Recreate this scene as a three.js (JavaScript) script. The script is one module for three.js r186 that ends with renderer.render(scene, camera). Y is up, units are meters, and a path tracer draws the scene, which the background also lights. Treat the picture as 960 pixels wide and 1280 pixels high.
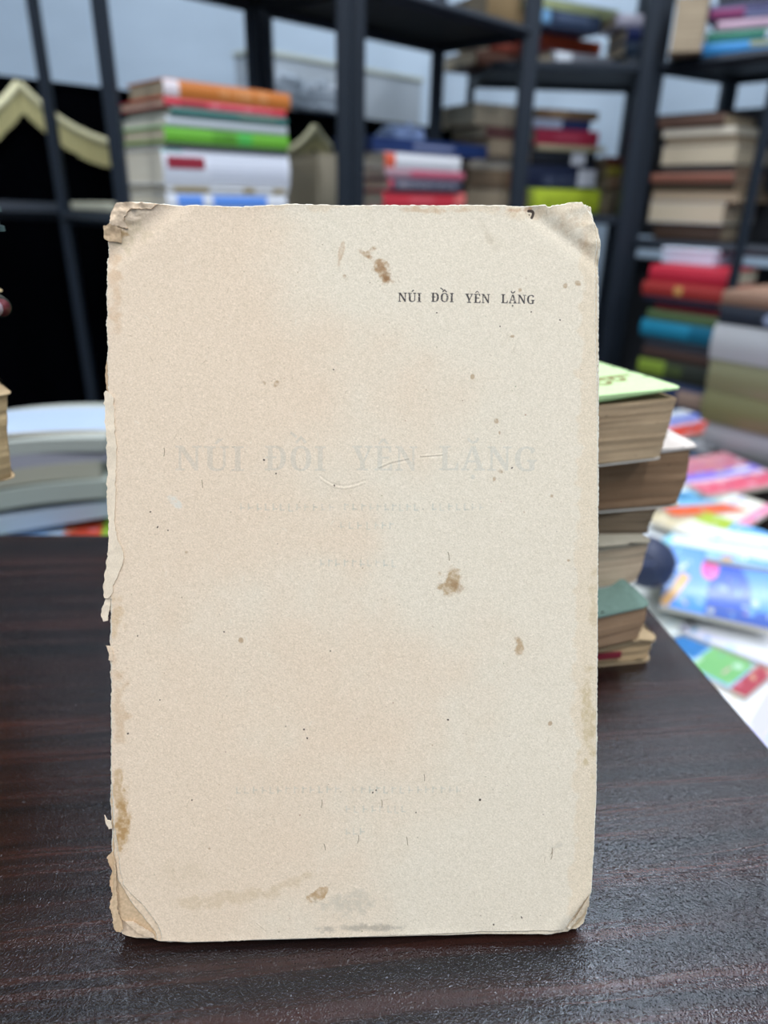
import * as THREE from 'three';
import { RoundedBoxGeometry } from 'three/addons/geometries/RoundedBoxGeometry.js';
import { RectAreaLightUniformsLib } from 'three/addons/lights/RectAreaLightUniformsLib.js';
import { mergeGeometries, mergeVertices } from 'three/addons/utils/BufferGeometryUtils.js';

// ---------------------------------------------------------------- camera, exposure, light
const scene = new THREE.Scene();
const camera = new THREE.PerspectiveCamera(2 * Math.atan(640 / 880) * 180 / Math.PI, 0.75, 0.02, 40);
camera.rotation.order = 'YXZ';
camera.position.set(0, 0.9397, 0);
camera.rotation.set(-24 * Math.PI / 180, 0, 1.2 * Math.PI / 180);
camera.focus = 0.196;
camera.userData.fStop = 7.6;
const renderer = new THREE.WebGLRenderer({ antialias: true });
renderer.toneMapping = THREE.LinearToneMapping;
renderer.toneMappingExposure = 1.2;
renderer.shadowMap.enabled = true;
RectAreaLightUniformsLib.init();
scene.background = new THREE.Color(0x0b0d10);
const LAMP = 62;                                   // brightness of the tubes
const LAMP_COLOR = new THREE.Color(0.925, 0.97, 1.04);
const CEILING = 2.61;

// ---------------------------------------------------------------- helpers
const hash = (x, y, z) => { let h = Math.imul(x, 374761393) ^ Math.imul(y, 668265263) ^ Math.imul(z, 2147483647 ^ 1274126177); h = Math.imul(h ^ (h >>> 13), 1274126177); return ((h ^ (h >>> 16)) >>> 0) / 4294967296; };
const fade = (t) => t * t * (3 - 2 * t);
function noise(x, y = 0, z = 0) {                   // value noise, -1 .. 1
  const i = Math.floor(x), j = Math.floor(y), k = Math.floor(z), a = fade(x - i), b = fade(y - j), c = fade(z - k);
  const l = (p, q, t) => p + (q - p) * t;
  return 2 * l(l(l(hash(i, j, k), hash(i + 1, j, k), a), l(hash(i, j + 1, k), hash(i + 1, j + 1, k), a), b),
    l(l(hash(i, j, k + 1), hash(i + 1, j, k + 1), a), l(hash(i, j + 1, k + 1), hash(i + 1, j + 1, k + 1), a), b), c) - 1;
}
const fbm = (x, y, z, n = 4) => { let s = 0, a = 0.5; for (let i = 0; i < n; i++) { s += a * noise(x, y, z + i * 7.3); x *= 2.03; y *= 2.03; a *= 0.5; } return s; };
function rng(seed) { return () => { seed = (seed + 0x6d2b79f5) | 0; let t = Math.imul(seed ^ (seed >>> 15), 1 | seed); t = (t + Math.imul(t ^ (t >>> 7), 61 | t)) ^ t; return ((t ^ (t >>> 14)) >>> 0) / 4294967296; }; }
const clamp = (x, a = 0, b = 1) => Math.min(b, Math.max(a, x));
const smooth = (x, a, b) => fade(clamp((x - a) / (b - a)));
const lerp = (a, b, t) => a + (b - a) * t;
const names = {};
function numbered(n) { const k = names[n] = (names[n] ?? -1) + 1; return k ? n + '_' + String(k).padStart(3, '0') : n; }
function shade(o) { o.traverse((c) => { if (c.isMesh) { c.castShadow = true; c.receiveShadow = true; } }); return o; }
function part(name, geometry, material, parent, label) {
  const m = new THREE.Mesh(geometry, material); m.name = name; m.castShadow = m.receiveShadow = true;
  if (label) m.userData.label = label;
  parent.add(m); return m;
}
function thing(name, label, category, position = [0, 0, 0], yaw = 0, group) {
  const o = new THREE.Group(); o.name = numbered(name); o.position.set(...position); o.rotation.y = yaw;
  o.userData = { label, category }; if (group) o.userData.group = group;
  scene.add(o); return o;
}
function structure(name, geometry, material) {
  const m = new THREE.Mesh(geometry, material); m.name = name; m.userData.kind = 'structure'; m.castShadow = m.receiveShadow = true; scene.add(m); return m;
}
function box(w, h, d, x = 0, y = 0, z = 0) { return new THREE.BoxGeometry(w, h, d).translate(x, y, z); }
function rbox(w, h, d, r, x = 0, y = 0, z = 0) { return new RoundedBoxGeometry(w, h, d, 2, Math.min(r, w / 2.01, h / 2.01, d / 2.01)).translate(x, y, z); }
const std = (color, roughness = 0.8, more = {}) => new THREE.MeshStandardMaterial({ color, roughness, ...more });
function canvas(w, h, draw) {
  const c = document.createElement('canvas'); c.width = w; c.height = h; draw(c.getContext('2d'), w, h);
  const t = new THREE.CanvasTexture(c); t.colorSpace = THREE.SRGBColorSpace; return t;
}
function pixelTexture(w, h, f, srgb = true) {       // f(x, y) -> [r, g, b] 0..255
  const d = new Uint8Array(w * h * 4);
  for (let y = 0; y < h; y++) for (let x = 0; x < w; x++) { const c = f(x, y), o = (y * w + x) * 4; d[o] = clamp(c[0], 0, 255); d[o + 1] = clamp(c[1], 0, 255); d[o + 2] = clamp(c[2], 0, 255); d[o + 3] = 255; }
  const t = new THREE.DataTexture(d, w, h); t.magFilter = THREE.LinearFilter; t.wrapS = t.wrapT = THREE.RepeatWrapping;
  if (srgb) t.colorSpace = THREE.SRGBColorSpace; t.needsUpdate = true; return t;
}
// a grid surface: f(i, j) -> [x, y, z, u, v]; cols x rows vertices
function gridGeometry(cols, rows, f) {
  const p = [], uv = [], ix = [];
  for (let j = 0; j < rows; j++) for (let i = 0; i < cols; i++) { const q = f(i, j); p.push(q[0], q[1], q[2]); uv.push(q[3], q[4]); }
  for (let j = 0; j < rows - 1; j++) for (let i = 0; i < cols - 1; i++) { const a = j * cols + i, b = a + 1, c = a + cols, d = c + 1; ix.push(a, b, d, a, d, c); }
  const g = new THREE.BufferGeometry(); g.setAttribute('position', new THREE.Float32BufferAttribute(p, 3)); g.setAttribute('uv', new THREE.Float32BufferAttribute(uv, 2)); g.setIndex(ix); g.computeVertexNormals(); return g;
}

// ---------------------------------------------------------------- the room
{
  const plaster = pixelTexture(512, 512, (x, y) => { const n = 6 * fbm(x / 60, y / 60, 3) + 5 * fbm(x / 9, y / 9, 9); return [190 + n, 208 + n, 224 + n]; });
  const wallM = new THREE.MeshStandardMaterial({ map: plaster, roughness: 0.85 });
  const X0 = -3.0, X1 = 3.0, Z0 = -2.75, Z1 = 2.6, t = 0.12, H = CEILING;
  structure('wall_back', box(X1 - X0 + 2 * t, H, t, 0, H / 2, Z0 - t / 2), wallM);
  structure('wall_front', box(X1 - X0 + 2 * t, H, t, 0, H / 2, Z1 + t / 2), wallM);
  structure('wall_left', box(t, H, Z1 - Z0, X0 - t / 2, H / 2, (Z0 + Z1) / 2), wallM);
  structure('wall_right', box(t, H, Z1 - Z0, X1 + t / 2, H / 2, (Z0 + Z1) / 2), wallM);
  structure('ceiling', box(X1 - X0 + 2 * t, t, Z1 - Z0 + 2 * t, 0, H + t / 2, (Z0 + Z1) / 2), std(0xd4d8dc, 0.9));
  const tileM = [0, 1, 2].map((k) => std([0x8f8a84, 0x96918a, 0x88837e][k], 0.35));
  const floor = structure('floor', box(X1 - X0 + 2 * t, t, Z1 - Z0 + 2 * t, 0, -t / 2 - 0.006, (Z0 + Z1) / 2), std(0x5a5753, 0.8));
  const tg = new RoundedBoxGeometry(0.594, 0.008, 0.594, 1, 0.002); let n = 0;
  for (let x = X0 + 0.3; x < X1; x += 0.6) for (let z = Z0 + 0.3; z < Z1; z += 0.6) { const m = part('floor_tile', tg, tileM[Math.floor(hash(n++, 5, 1) * 3)], floor); m.position.set(x, -0.003, z); }
}
// ceiling tubes: rows in front of and behind the camera
function tube(x, z, len, label, k = 1) {
  const t = thing('ceiling_light', label, 'ceiling light', [x, CEILING, z], 0, 'ceiling tubes');
  part('housing', rbox(0.11, 0.04, len + 0.06, 0.01, 0, -0.02, 0), std(0xf0f2f4, 0.5), t);
  part('diffuser', rbox(0.06, 0.03, len, 0.012, 0, -0.053, 0), new THREE.MeshStandardMaterial({ color: 0xffffff, emissive: LAMP_COLOR, emissiveIntensity: 3, roughness: 0.6 }), t);
  const l = new THREE.RectAreaLight(LAMP_COLOR, LAMP * k, 0.06, len); l.position.set(0, -0.072, 0); l.rotation.x = -Math.PI / 2; l.castShadow = true; t.add(l);
}
tube(-0.62, -1.3, 1.2, 'ceiling tube over the shelves, left of the table', 0.5);
tube(0.28, -1.35, 1.2, 'ceiling tube over the shelves, straight ahead of the table', 1.25);
tube(0.95, -1.35, 1.2, 'unseen ceiling tube on the right, placed to give the table its sheen', 1.05);  // tube out of view, put here for the sheen on the table
tube(-0.62, 0.75, 1.2, 'ceiling tube behind the viewer on the left', 1);
tube(0.3, 0.75, 1.2, 'ceiling tube straight behind the viewer', 1);
tube(1.35, 0.75, 1.2, 'ceiling tube behind the viewer on the right', 1);
tube(-1.7, -0.3, 1.2, 'ceiling tube at the far left of the room', 1);

// ---------------------------------------------------------------- the table
const GRAIN = 7 * Math.PI / 180;                    // the boards run along the table, which stands turned by this
{
  const W = 2048, wood = pixelTexture(W, W, (x, y) => {
    const s = 0.56 / W * 1000, X = x * s, Y = y * s;                // millimetres along and across the grain
    const wob = 3.2 * fbm(X / 90, Y / 40, 1) + 0.5 * fbm(X / 14, Y / 7, 4);
    const q = Y + wob, band = fbm(X / 300, q / 5.2, 2, 4), fine = fbm(X / 70, q / 0.8, 5, 3), pore = noise(X / 16, q / 0.32, 8);
    let v = 0.46 + 0.62 * band + 0.36 * fine; v -= pore > 0.45 ? 0.30 * (pore - 0.45) / 0.55 : 0;
    const streak = smooth(fbm(X / 190, q / 3.1, 12, 3), 0.12, 0.34); v -= 0.28 * streak; v = clamp(v);
    return [24 + 45 * v, 17 + 22 * v, 16 + 15 * v];
  });
  const leather = pixelTexture(1024, 1024, (() => {                  // the pebbled surface of the laminate, tileable
    const R = rng(77), N = 1024, a = new Float32Array(N * N); for (let i = 0; i < a.length; i++) a[i] = R();
    const blur = (src, r) => { const o = new Float32Array(N * N), p = new Float32Array(N * N), n = 2 * r + 1; for (let y = 0; y < N; y++) { let s = 0; for (let k = -r; k <= r; k++) s += src[y * N + ((k + N) & 1023)]; for (let x = 0; x < N; x++) { p[y * N + x] = s / n; s += src[y * N + ((x + r + 1) & 1023)] - src[y * N + ((x - r + N) & 1023)]; } } for (let x = 0; x < N; x++) { let s = 0; for (let k = -r; k <= r; k++) s += p[((k + N) & 1023) * N + x]; for (let y = 0; y < N; y++) { o[y * N + x] = s / n; s += p[((y + r + 1) & 1023) * N + x] - p[((y - r + N) & 1023) * N + x]; } } return o; };
    const b = blur(blur(a, 2), 2), c = blur(blur(a, 3), 3);
    return (x, y) => { const v = 128 + (b[y * N + x] - 0.5) * 760 + (c[y * N + x] - 0.5) * 240; return [v, v, v]; };
  })(), false);
  leather.repeat.set(10, 10);
  const m = new THREE.MeshPhysicalMaterial({ map: wood, bumpMap: leather, bumpScale: 0.00017, roughness: 0.11, specularIntensity: 1, ior: 1.5, specularColor: new THREE.Color(0.78, 0.89, 1) });
  const t = thing('table', 'dark brown wood-grain table top with a pebbled sheen under the upright book', 'table', [0, 0, 0]);
  // outline of the top, seen from above: far left, far right corner, near right, near left
  const o = [[-0.95, -0.352], [0.1262, -0.3955], [0.2045, 0.22], [-0.95, 0.37]];
  const sh = new THREE.Shape(o.map(([x, z]) => new THREE.Vector2(x, -z)));
  const g = new THREE.ExtrudeGeometry(sh, { depth: 0.026, bevelEnabled: true, bevelThickness: 0.001, bevelSize: 0.001, bevelOffset: -0.001, bevelSegments: 2 }).rotateX(-Math.PI / 2).translate(0, 0.75 - 0.027, 0);
  const P = g.attributes.position, UV = g.attributes.uv, c = Math.cos(GRAIN), s = Math.sin(GRAIN);
  for (let i = 0; i < P.count; i++) { const x = P.getX(i), z = P.getZ(i) + (0.75 - P.getY(i)); UV.setXY(i, (x * c - z * s) / 0.56 + 0.5, (x * s + z * c) / 0.56); }
  part('table_top', g, m, t);
  const legM = std(0x17191d, 0.45);
  for (const [x, z] of [[-0.9, -0.31], [0.085, -0.35], [0.15, 0.17], [-0.9, 0.32]]) part('leg', rbox(0.04, 0.723, 0.04, 0.003, x, 0.3615, z), legM, t);
}
// ---------------------------------------------------------------- the upright book (millimetres in its own plane)
// u runs right, v up along the leaning face, w out of the face
const bookGroup = thing('old_book', 'worn coverless old paperback standing upright, its yellowed first page facing front', 'book', [0, 0, 0]);
{
  const m = new THREE.Matrix4().makeBasis(new THREE.Vector3(0.99941047, 0, -0.03433233), new THREE.Vector3(-0.0132139, 0.92296573, -0.38465524), new THREE.Vector3(0.03168757, 0.38488214, 0.92242162));
  bookGroup.quaternion.setFromRotationMatrix(m); bookGroup.position.set(-0.00587071, 0.75309733, -0.13011387);
}
const MM = 0.001, PU0 = -74, PW = 150, PV0 = -3, PH = 210, PX = 8.96;
const px = (u) => (u - PU0) * PX, py = (v) => (PV0 + PH - v) * PX;
const piece = (pts, k) => {                           // pts [[key, value]...] -> function of the key
  const p = pts.slice().sort((a, b) => a[0] - b[0]);
  return (x) => { if (x <= p[0][0]) return p[0][1]; for (let i = 1; i < p.length; i++) if (x <= p[i][0]) { const t = (x - p[i - 1][0]) / (p[i][0] - p[i - 1][0] || 1); return lerp(p[i - 1][1], p[i][1], t); } return p[p.length - 1][1]; };
};
const byV = (pts) => piece(pts.map(([u, v]) => [v, u])), byU = (pts) => piece(pts);
// distance to a line through a and b, positive on its left
const lineD = (a, b) => { const dx = b[0] - a[0], dy = b[1] - a[1], l = Math.hypot(dx, dy); return (u, v) => ((u - a[0]) * -dy + (v - a[1]) * dx) / l; };
const TLc = [[-66.71, 185.86], [-50.18, 199.75]], TRc = [[49.51, 197.05], [66.41, 184.83]], BRc = [[55.26, -1.02], [68.13, 13.33]];
const dTL = lineD(TLc[0], TLc[1]), dTR = lineD(TRc[0], TRc[1]), dBR = lineD(BRc[0], BRc[1]);
const ridge = (x, y, z) => 1 - 2 * Math.abs(noise(x, y, z));
function bend(u, v) {                                // how the sheets are bent out of their plane
  let w = 0.35 * fbm(u / 45, v / 45, 2, 3);
  const a = dTL(u, v);
  w += 1.7 * smooth(a, 0.0, 5.5) - 0.6 * Math.exp(-((a + 1.2) ** 2) / 5);
  if (a > 0) w += smooth(a, 0.5, 3) * (0.34 * ridge(u / 3.1, v / 2.8, 4) + 0.22 * ridge(u / 1.3, v / 1.1, 6));
  const b = -dTR(u, v) * -1;
  if (b > -5) w += 1.1 * smooth(b, -0.5, 5) - 0.5 * Math.exp(-((b) ** 2) / 3.5) + 0.18 * smooth(b, 0, 3) * ridge(u / 4.5, v / 4.5, 14);
  const c = -dBR(u, v);
  w += -1.5 * smooth(c, -1, 5) + 0.25 * Math.exp(-((c + 1.5) ** 2) / 3);
  return w;
}
function sheetGeometry(o) {
  const L = byV(o.left), R = byV(o.right), T = byU(o.top), B = byU(o.bottom), k = o.seed, rag = o.rag ?? 0.25;
  const rows = o.rows ?? 420, cols = o.cols ?? 60, vt = 200.5;
  const S = []; for (let i = 0; i < cols; i++) { const x = i / (cols - 1); S.push(o.dense ? (x < 0.5 ? 0.5 * Math.pow(2 * x, 2.2) : 1 - 0.5 * Math.pow(2 - 2 * x, 2.2)) : x); }
  const Tt = []; for (let j = 0; j < rows; j++) Tt.push(j / (rows - 1));
  const edge = (x, c) => rag * (1.1 * fbm(x / 3.2, c, k, 3) + 0.7 * fbm(x / 0.55, c, k + 3, 2));
  const g = gridGeometry(cols, rows, (i, j) => {
    const s = S[i], t = Tt[j], v0 = t * vt;
    const u = lerp(L(v0) + edge(v0, 1.5) * (o.ragLeft ?? 1.4), R(v0) + edge(v0, 9.5) * (o.ragRight ?? 0.55), s);
    const v = lerp(B(u) + edge(u, 20.5) * 0.5, T(u) + edge(u, 31.5) * 0.6, t);
    const du = Math.min(s, 1 - s) * 130, dv = Math.min(t, 1 - t) * 200, near = Math.min(du, dv);
    const curl = (o.curl ?? 0.25) * Math.exp(-near / 1.3) * (0.5 + fbm(u / 9, v / 9, k + 11, 2));
    return [u * MM, v * MM, (o.w + bend(u, v) * (o.follow ?? 1) + curl) * MM, (u - PU0) / PW, (v - PV0) / PH];
  });
  return [g, rimGeometry(g, cols, rows, (o.th ?? 0.22) * MM)];
}
// the torn edge of a sheet: a narrow fibrous band round its outline
function rimGeometry(g, cols, rows, th) {
  const p = g.attributes.position, uv = g.attributes.uv, loop = [];
  for (let i = 0; i < cols; i++) loop.push(i);
  for (let j = 1; j < rows; j++) loop.push(j * cols + cols - 1);
  for (let i = cols - 2; i >= 0; i--) loop.push((rows - 1) * cols + i);
  for (let j = rows - 2; j > 0; j--) loop.push(j * cols);
  const q = [], t = [], ix = [], n = loop.length;
  for (let i = 0; i <= n; i++) { const a = loop[i % n]; const b0 = loop[(i + n - 1) % n], b1 = loop[(i + 1) % n], tx = p.getX(b1) - p.getX(b0), ty = p.getY(b1) - p.getY(b0), l = Math.hypot(tx, ty) || 1, out = th * (0.55 + 0.9 * hash(i, 3, 5)); q.push(p.getX(a), p.getY(a), p.getZ(a), p.getX(a) + ty / l * out, p.getY(a) - tx / l * out, p.getZ(a) - th); t.push(uv.getX(a), uv.getY(a), uv.getX(a), uv.getY(a)); }
  for (let i = 0; i < n; i++) { const a = 2 * i; ix.push(a, a + 1, a + 3, a, a + 3, a + 2); }
  const r = new THREE.BufferGeometry(); r.setAttribute('position', new THREE.Float32BufferAttribute(q, 3)); r.setAttribute('uv', new THREE.Float32BufferAttribute(t, 2)); r.setIndex(ix); r.computeVertexNormals();
  return r;
}
function leaf(name, [g, r], material, label) { const m = part(name, g, material, bookGroup, label); part('torn_edge', r, tornM, m); return m; }
// a small torn piece of paper: the polygon is filled with a fine grid whose outer vertices are pulled onto its outline
function patchGeometry(poly, cell, height, seed, rag = 0.2) {
  const pts = [];
  for (let i = 0; i < poly.length; i++) { const a = poly[i], b = poly[(i + 1) % poly.length], l = Math.hypot(b[0] - a[0], b[1] - a[1]), n = Math.max(1, Math.round(l / 0.25)); for (let k = 0; k < n; k++) { const t = k / n, x = lerp(a[0], b[0], t), y = lerp(a[1], b[1], t); pts.push([x + rag * fbm(x / 0.6, y / 0.6, seed, 3), y + rag * fbm(x / 0.6, y / 0.6, seed + 5, 3)]); } }
  const inside = (x, y) => { let r = false; for (let i = 0, j = pts.length - 1; i < pts.length; j = i++) { const a = pts[i], b = pts[j]; if ((a[1] > y) !== (b[1] > y) && x < (b[0] - a[0]) * (y - a[1]) / (b[1] - a[1]) + a[0]) r = !r; } return r; };
  let x0 = 1e9, x1 = -1e9, y0 = 1e9, y1 = -1e9; for (const [x, y] of pts) { x0 = Math.min(x0, x); x1 = Math.max(x1, x); y0 = Math.min(y0, y); y1 = Math.max(y1, y); }
  x0 -= cell; y0 -= cell; const nx = Math.ceil((x1 - x0) / cell) + 2, ny = Math.ceil((y1 - y0) / cell) + 2, at = (i, j) => j * nx + i, id = new Int32Array(nx * ny).fill(-1), P = [], uv = [], ix = [];
  const nearest = (x, y) => { let best = 1e9, r = [x, y]; for (const q of pts) { const d = (q[0] - x) ** 2 + (q[1] - y) ** 2; if (d < best) { best = d; r = q; } } return r; };
  const vert = (i, j) => { if (id[at(i, j)] < 0) { let x = x0 + i * cell, y = y0 + j * cell; if (!inside(x, y)) [x, y] = nearest(x, y); id[at(i, j)] = P.length / 3; P.push(x * MM, y * MM, height(x, y) * MM); uv.push((x - PU0) / PW, (y - PV0) / PH); } return id[at(i, j)]; };
  for (let j = 0; j < ny - 1; j++) for (let i = 0; i < nx - 1; i++) {
    const x = x0 + i * cell, y = y0 + j * cell; if (![[x, y], [x + cell, y], [x, y + cell], [x + cell, y + cell], [x + cell / 2, y + cell / 2]].some(([a, b]) => inside(a, b))) continue;
    const a = vert(i, j), b = vert(i + 1, j), c = vert(i, j + 1), d = vert(i + 1, j + 1); ix.push(a, b, d, a, d, c);
  }
  const g = new THREE.BufferGeometry(); g.setAttribute('position', new THREE.Float32BufferAttribute(P, 3)); g.setAttribute('uv', new THREE.Float32BufferAttribute(uv, 2)); g.setIndex(ix); g.computeVertexNormals();
  // its torn edge: a narrow band turned back from the outline
  const q = [], t = [], iy = [], n = pts.length;
  for (let i = 0; i <= n; i++) { const [x, y] = pts[i % n], h = height(x, y); q.push(x * MM, y * MM, h * MM, x * MM, y * MM, (h - 0.3) * MM); t.push((x - PU0) / PW, (y - PV0) / PH, (x - PU0) / PW, (y - PV0) / PH); }
  for (let i = 0; i < n; i++) { const a = 2 * i; iy.push(a, a + 1, a + 3, a, a + 3, a + 2); }
  const r = new THREE.BufferGeometry(); r.setAttribute('position', new THREE.Float32BufferAttribute(q, 3)); r.setAttribute('uv', new THREE.Float32BufferAttribute(t, 2)); r.setIndex(iy); r.computeVertexNormals();
  return mergeGeometries([g, r]);
}

// ---- the printed and stained first page
const grainNoise = (() => { const N = 1024, R = rng(5), a = new Float32Array(N * N); for (let i = 0; i < a.length; i++) a[i] = R() - 0.5; const b = new Float32Array(N * N); for (let y = 0; y < N; y++) for (let x = 0; x < N; x++) { let s = 0; for (let j = -1; j <= 1; j++) for (let i = -1; i <= 1; i++) s += a[((y + j) & 1023) * N + ((x + i) & 1023)]; b[y * N + x] = s / 3; } return (x, y) => b[(y & 1023) * N + (x & 1023)]; })();
function paperBase(ctx, w, h, tone) {
  const d = ctx.createImageData(w, h), D = d.data;
  for (let y = 0; y < h; y++) for (let x = 0; x < w; x++) {
    const u = x / PX + PU0, v = PV0 + PH - y / PX, c = tone(u, v), g = 15 * grainNoise(x, y) + 4.5 * noise(x / 2.7, y / 2.1, 3) + 2.2 * noise(x / 7, y / 4.6, 5), o = (y * w + x) * 4;
    D[o] = clamp(c[0] + g, 0, 255); D[o + 1] = clamp(c[1] + g, 0, 255); D[o + 2] = clamp(c[2] + g * 1.1, 0, 255); D[o + 3] = 255;
  }
  ctx.putImageData(d, 0, 0);
}
const CW = Math.round(PW * PX), CH = Math.round(PH * PX);
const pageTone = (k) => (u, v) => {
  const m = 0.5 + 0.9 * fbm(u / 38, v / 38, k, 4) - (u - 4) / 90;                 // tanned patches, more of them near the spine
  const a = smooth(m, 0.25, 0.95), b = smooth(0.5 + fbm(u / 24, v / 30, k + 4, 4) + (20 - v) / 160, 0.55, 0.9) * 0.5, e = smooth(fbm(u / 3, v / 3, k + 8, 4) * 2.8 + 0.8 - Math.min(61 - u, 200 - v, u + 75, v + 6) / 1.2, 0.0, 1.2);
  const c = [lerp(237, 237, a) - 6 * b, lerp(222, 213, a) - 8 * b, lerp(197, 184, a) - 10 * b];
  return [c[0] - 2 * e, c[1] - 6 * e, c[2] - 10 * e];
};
function blotch(ctx, u, v, ru, rv, rot, color, alpha, seed, hard = 0.5) {         // a stain with a grain and an outline of its own
  const r = Math.max(ru, rv) * 1.6, x0 = Math.floor(px(u - r)), x1 = Math.ceil(px(u + r)), y0 = Math.floor(py(v + r)), y1 = Math.ceil(py(v - r)), w = x1 - x0, h = y1 - y0;
  const d = ctx.getImageData(x0, y0, w, h), D = d.data, c = Math.cos(rot), s = Math.sin(rot);
  for (let y = 0; y < h; y++) for (let x = 0; x < w; x++) {
    const du = (x + x0) / PX + PU0 - u, dv = PV0 + PH - (y + y0) / PX - v, p = (du * c + dv * s) / ru, q = (-du * s + dv * c) / rv, n = fbm((du + u) / 2.2, (dv + v) / 2.2, seed, 4), f = 0.5 + 0.9 * fbm((du + u) / 0.8, (dv + v) / 0.8, seed + 9, 3);
    const k = alpha * smooth(1 - Math.hypot(p, q) + n * 1.1, 0, hard) * clamp(0.35 + f), o = (y * w + x) * 4;
    for (let i = 0; i < 3; i++) D[o + i] = lerp(D[o + i], color[i], clamp(k));
  }
  ctx.putImageData(d, x0, y0);
}
function word(ctx, text, u0, u1, v, cap, font, color, tilt = 0) {                  // text between u0 and u1, its base line at v, capitals cap high; marks the font lacks are drawn
  const marks = { 'Ồ': 'O', 'Ặ': 'A' }, bare = [...text].map((c) => marks[c] ?? c);
  ctx.save(); ctx.font = font; ctx.fillStyle = ctx.strokeStyle = color; const m = ctx.measureText(bare.join('')), s = cap * PX / (0.714 * 100), gap = 4;
  ctx.translate(px(u0), py(v)); ctx.rotate(tilt); ctx.scale((u1 - u0) * PX / (m.width + gap * (bare.length - 1)), s); ctx.lineWidth = 8; let x = 0;
  [...text].forEach((c, i) => {
    const w = ctx.measureText(bare[i]).width, o = x + w / 2; ctx.fillText(bare[i], x, 0);
    if (c === 'Ồ') { ctx.beginPath(); ctx.moveTo(o - 16, -82); ctx.lineTo(o, -98); ctx.lineTo(o + 16, -82); ctx.moveTo(o - 34, -112); ctx.lineTo(o - 14, -98); ctx.stroke(); }
    if (c === 'Ặ') { ctx.beginPath(); ctx.arc(o, -100, 16, 0.25, Math.PI - 0.25); ctx.stroke(); ctx.beginPath(); ctx.arc(o, 19, 7, 0, 7); ctx.fill(); }
    x += w + gap;
  });
  ctx.restore();
}
const SPOTS = [[-53.79, 112.95], [-6.95, 79.29], [-13.16, 55.25], [4.94, 40.08], [46.42, 198.72], [47.19, 172.36], [38.68, 168.32], [5.82, 40.75], [-53.14, 65.91], [-61.76, 56.72], [-6.13, 124.58], [21.36, 171.73], [-6.54, 156.00], [-59.16, 83.39], [-51.00, 112.10], [46.65, 4.74], [38.83, 2.79], [-14.05, 57.68], [42.44, 129.80], [55.15, 170.31], [-25.22, 131.36], [-21.97, 127.71], [-55.72, 117.05], [16.91, 34.44], [-35.89, 84.52], [25.53, 60.24], [34.64, 37.90], [-44.47, 38.37]];
const RUST = [[-16.39, 182.07], [-25.30, 152.31], [-22.07, 151.92], [42.00, 165.77], [56.34, 179.66], [59.85, 180.37], [37.88, 142.43], [38.79, 139.60], [37.62, 126.91], [39.36, 128.68], [54.00, 59.28], [44.04, 178.37], [-3.88, 181.22], [24.25, 77.98], [58.28, 104.61], [-31.55, 82.33], [-39.67, 25.06], [-46.06, 106.27], [31.16, 154.76], [53.59, 122.21], [45.90, 117.76]];
const FIBRES = [[-8.40, 25.92], [1.05, 28.30], [14.31, 27.75], [-9.12, 38.16], [7.38, 38.07], [19.03, 45.13], [-52.08, 134.34], [-42.00, 125.80], [54.92, 24.29], [25.06, 106.64], [54.93, 23.39]];
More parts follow.
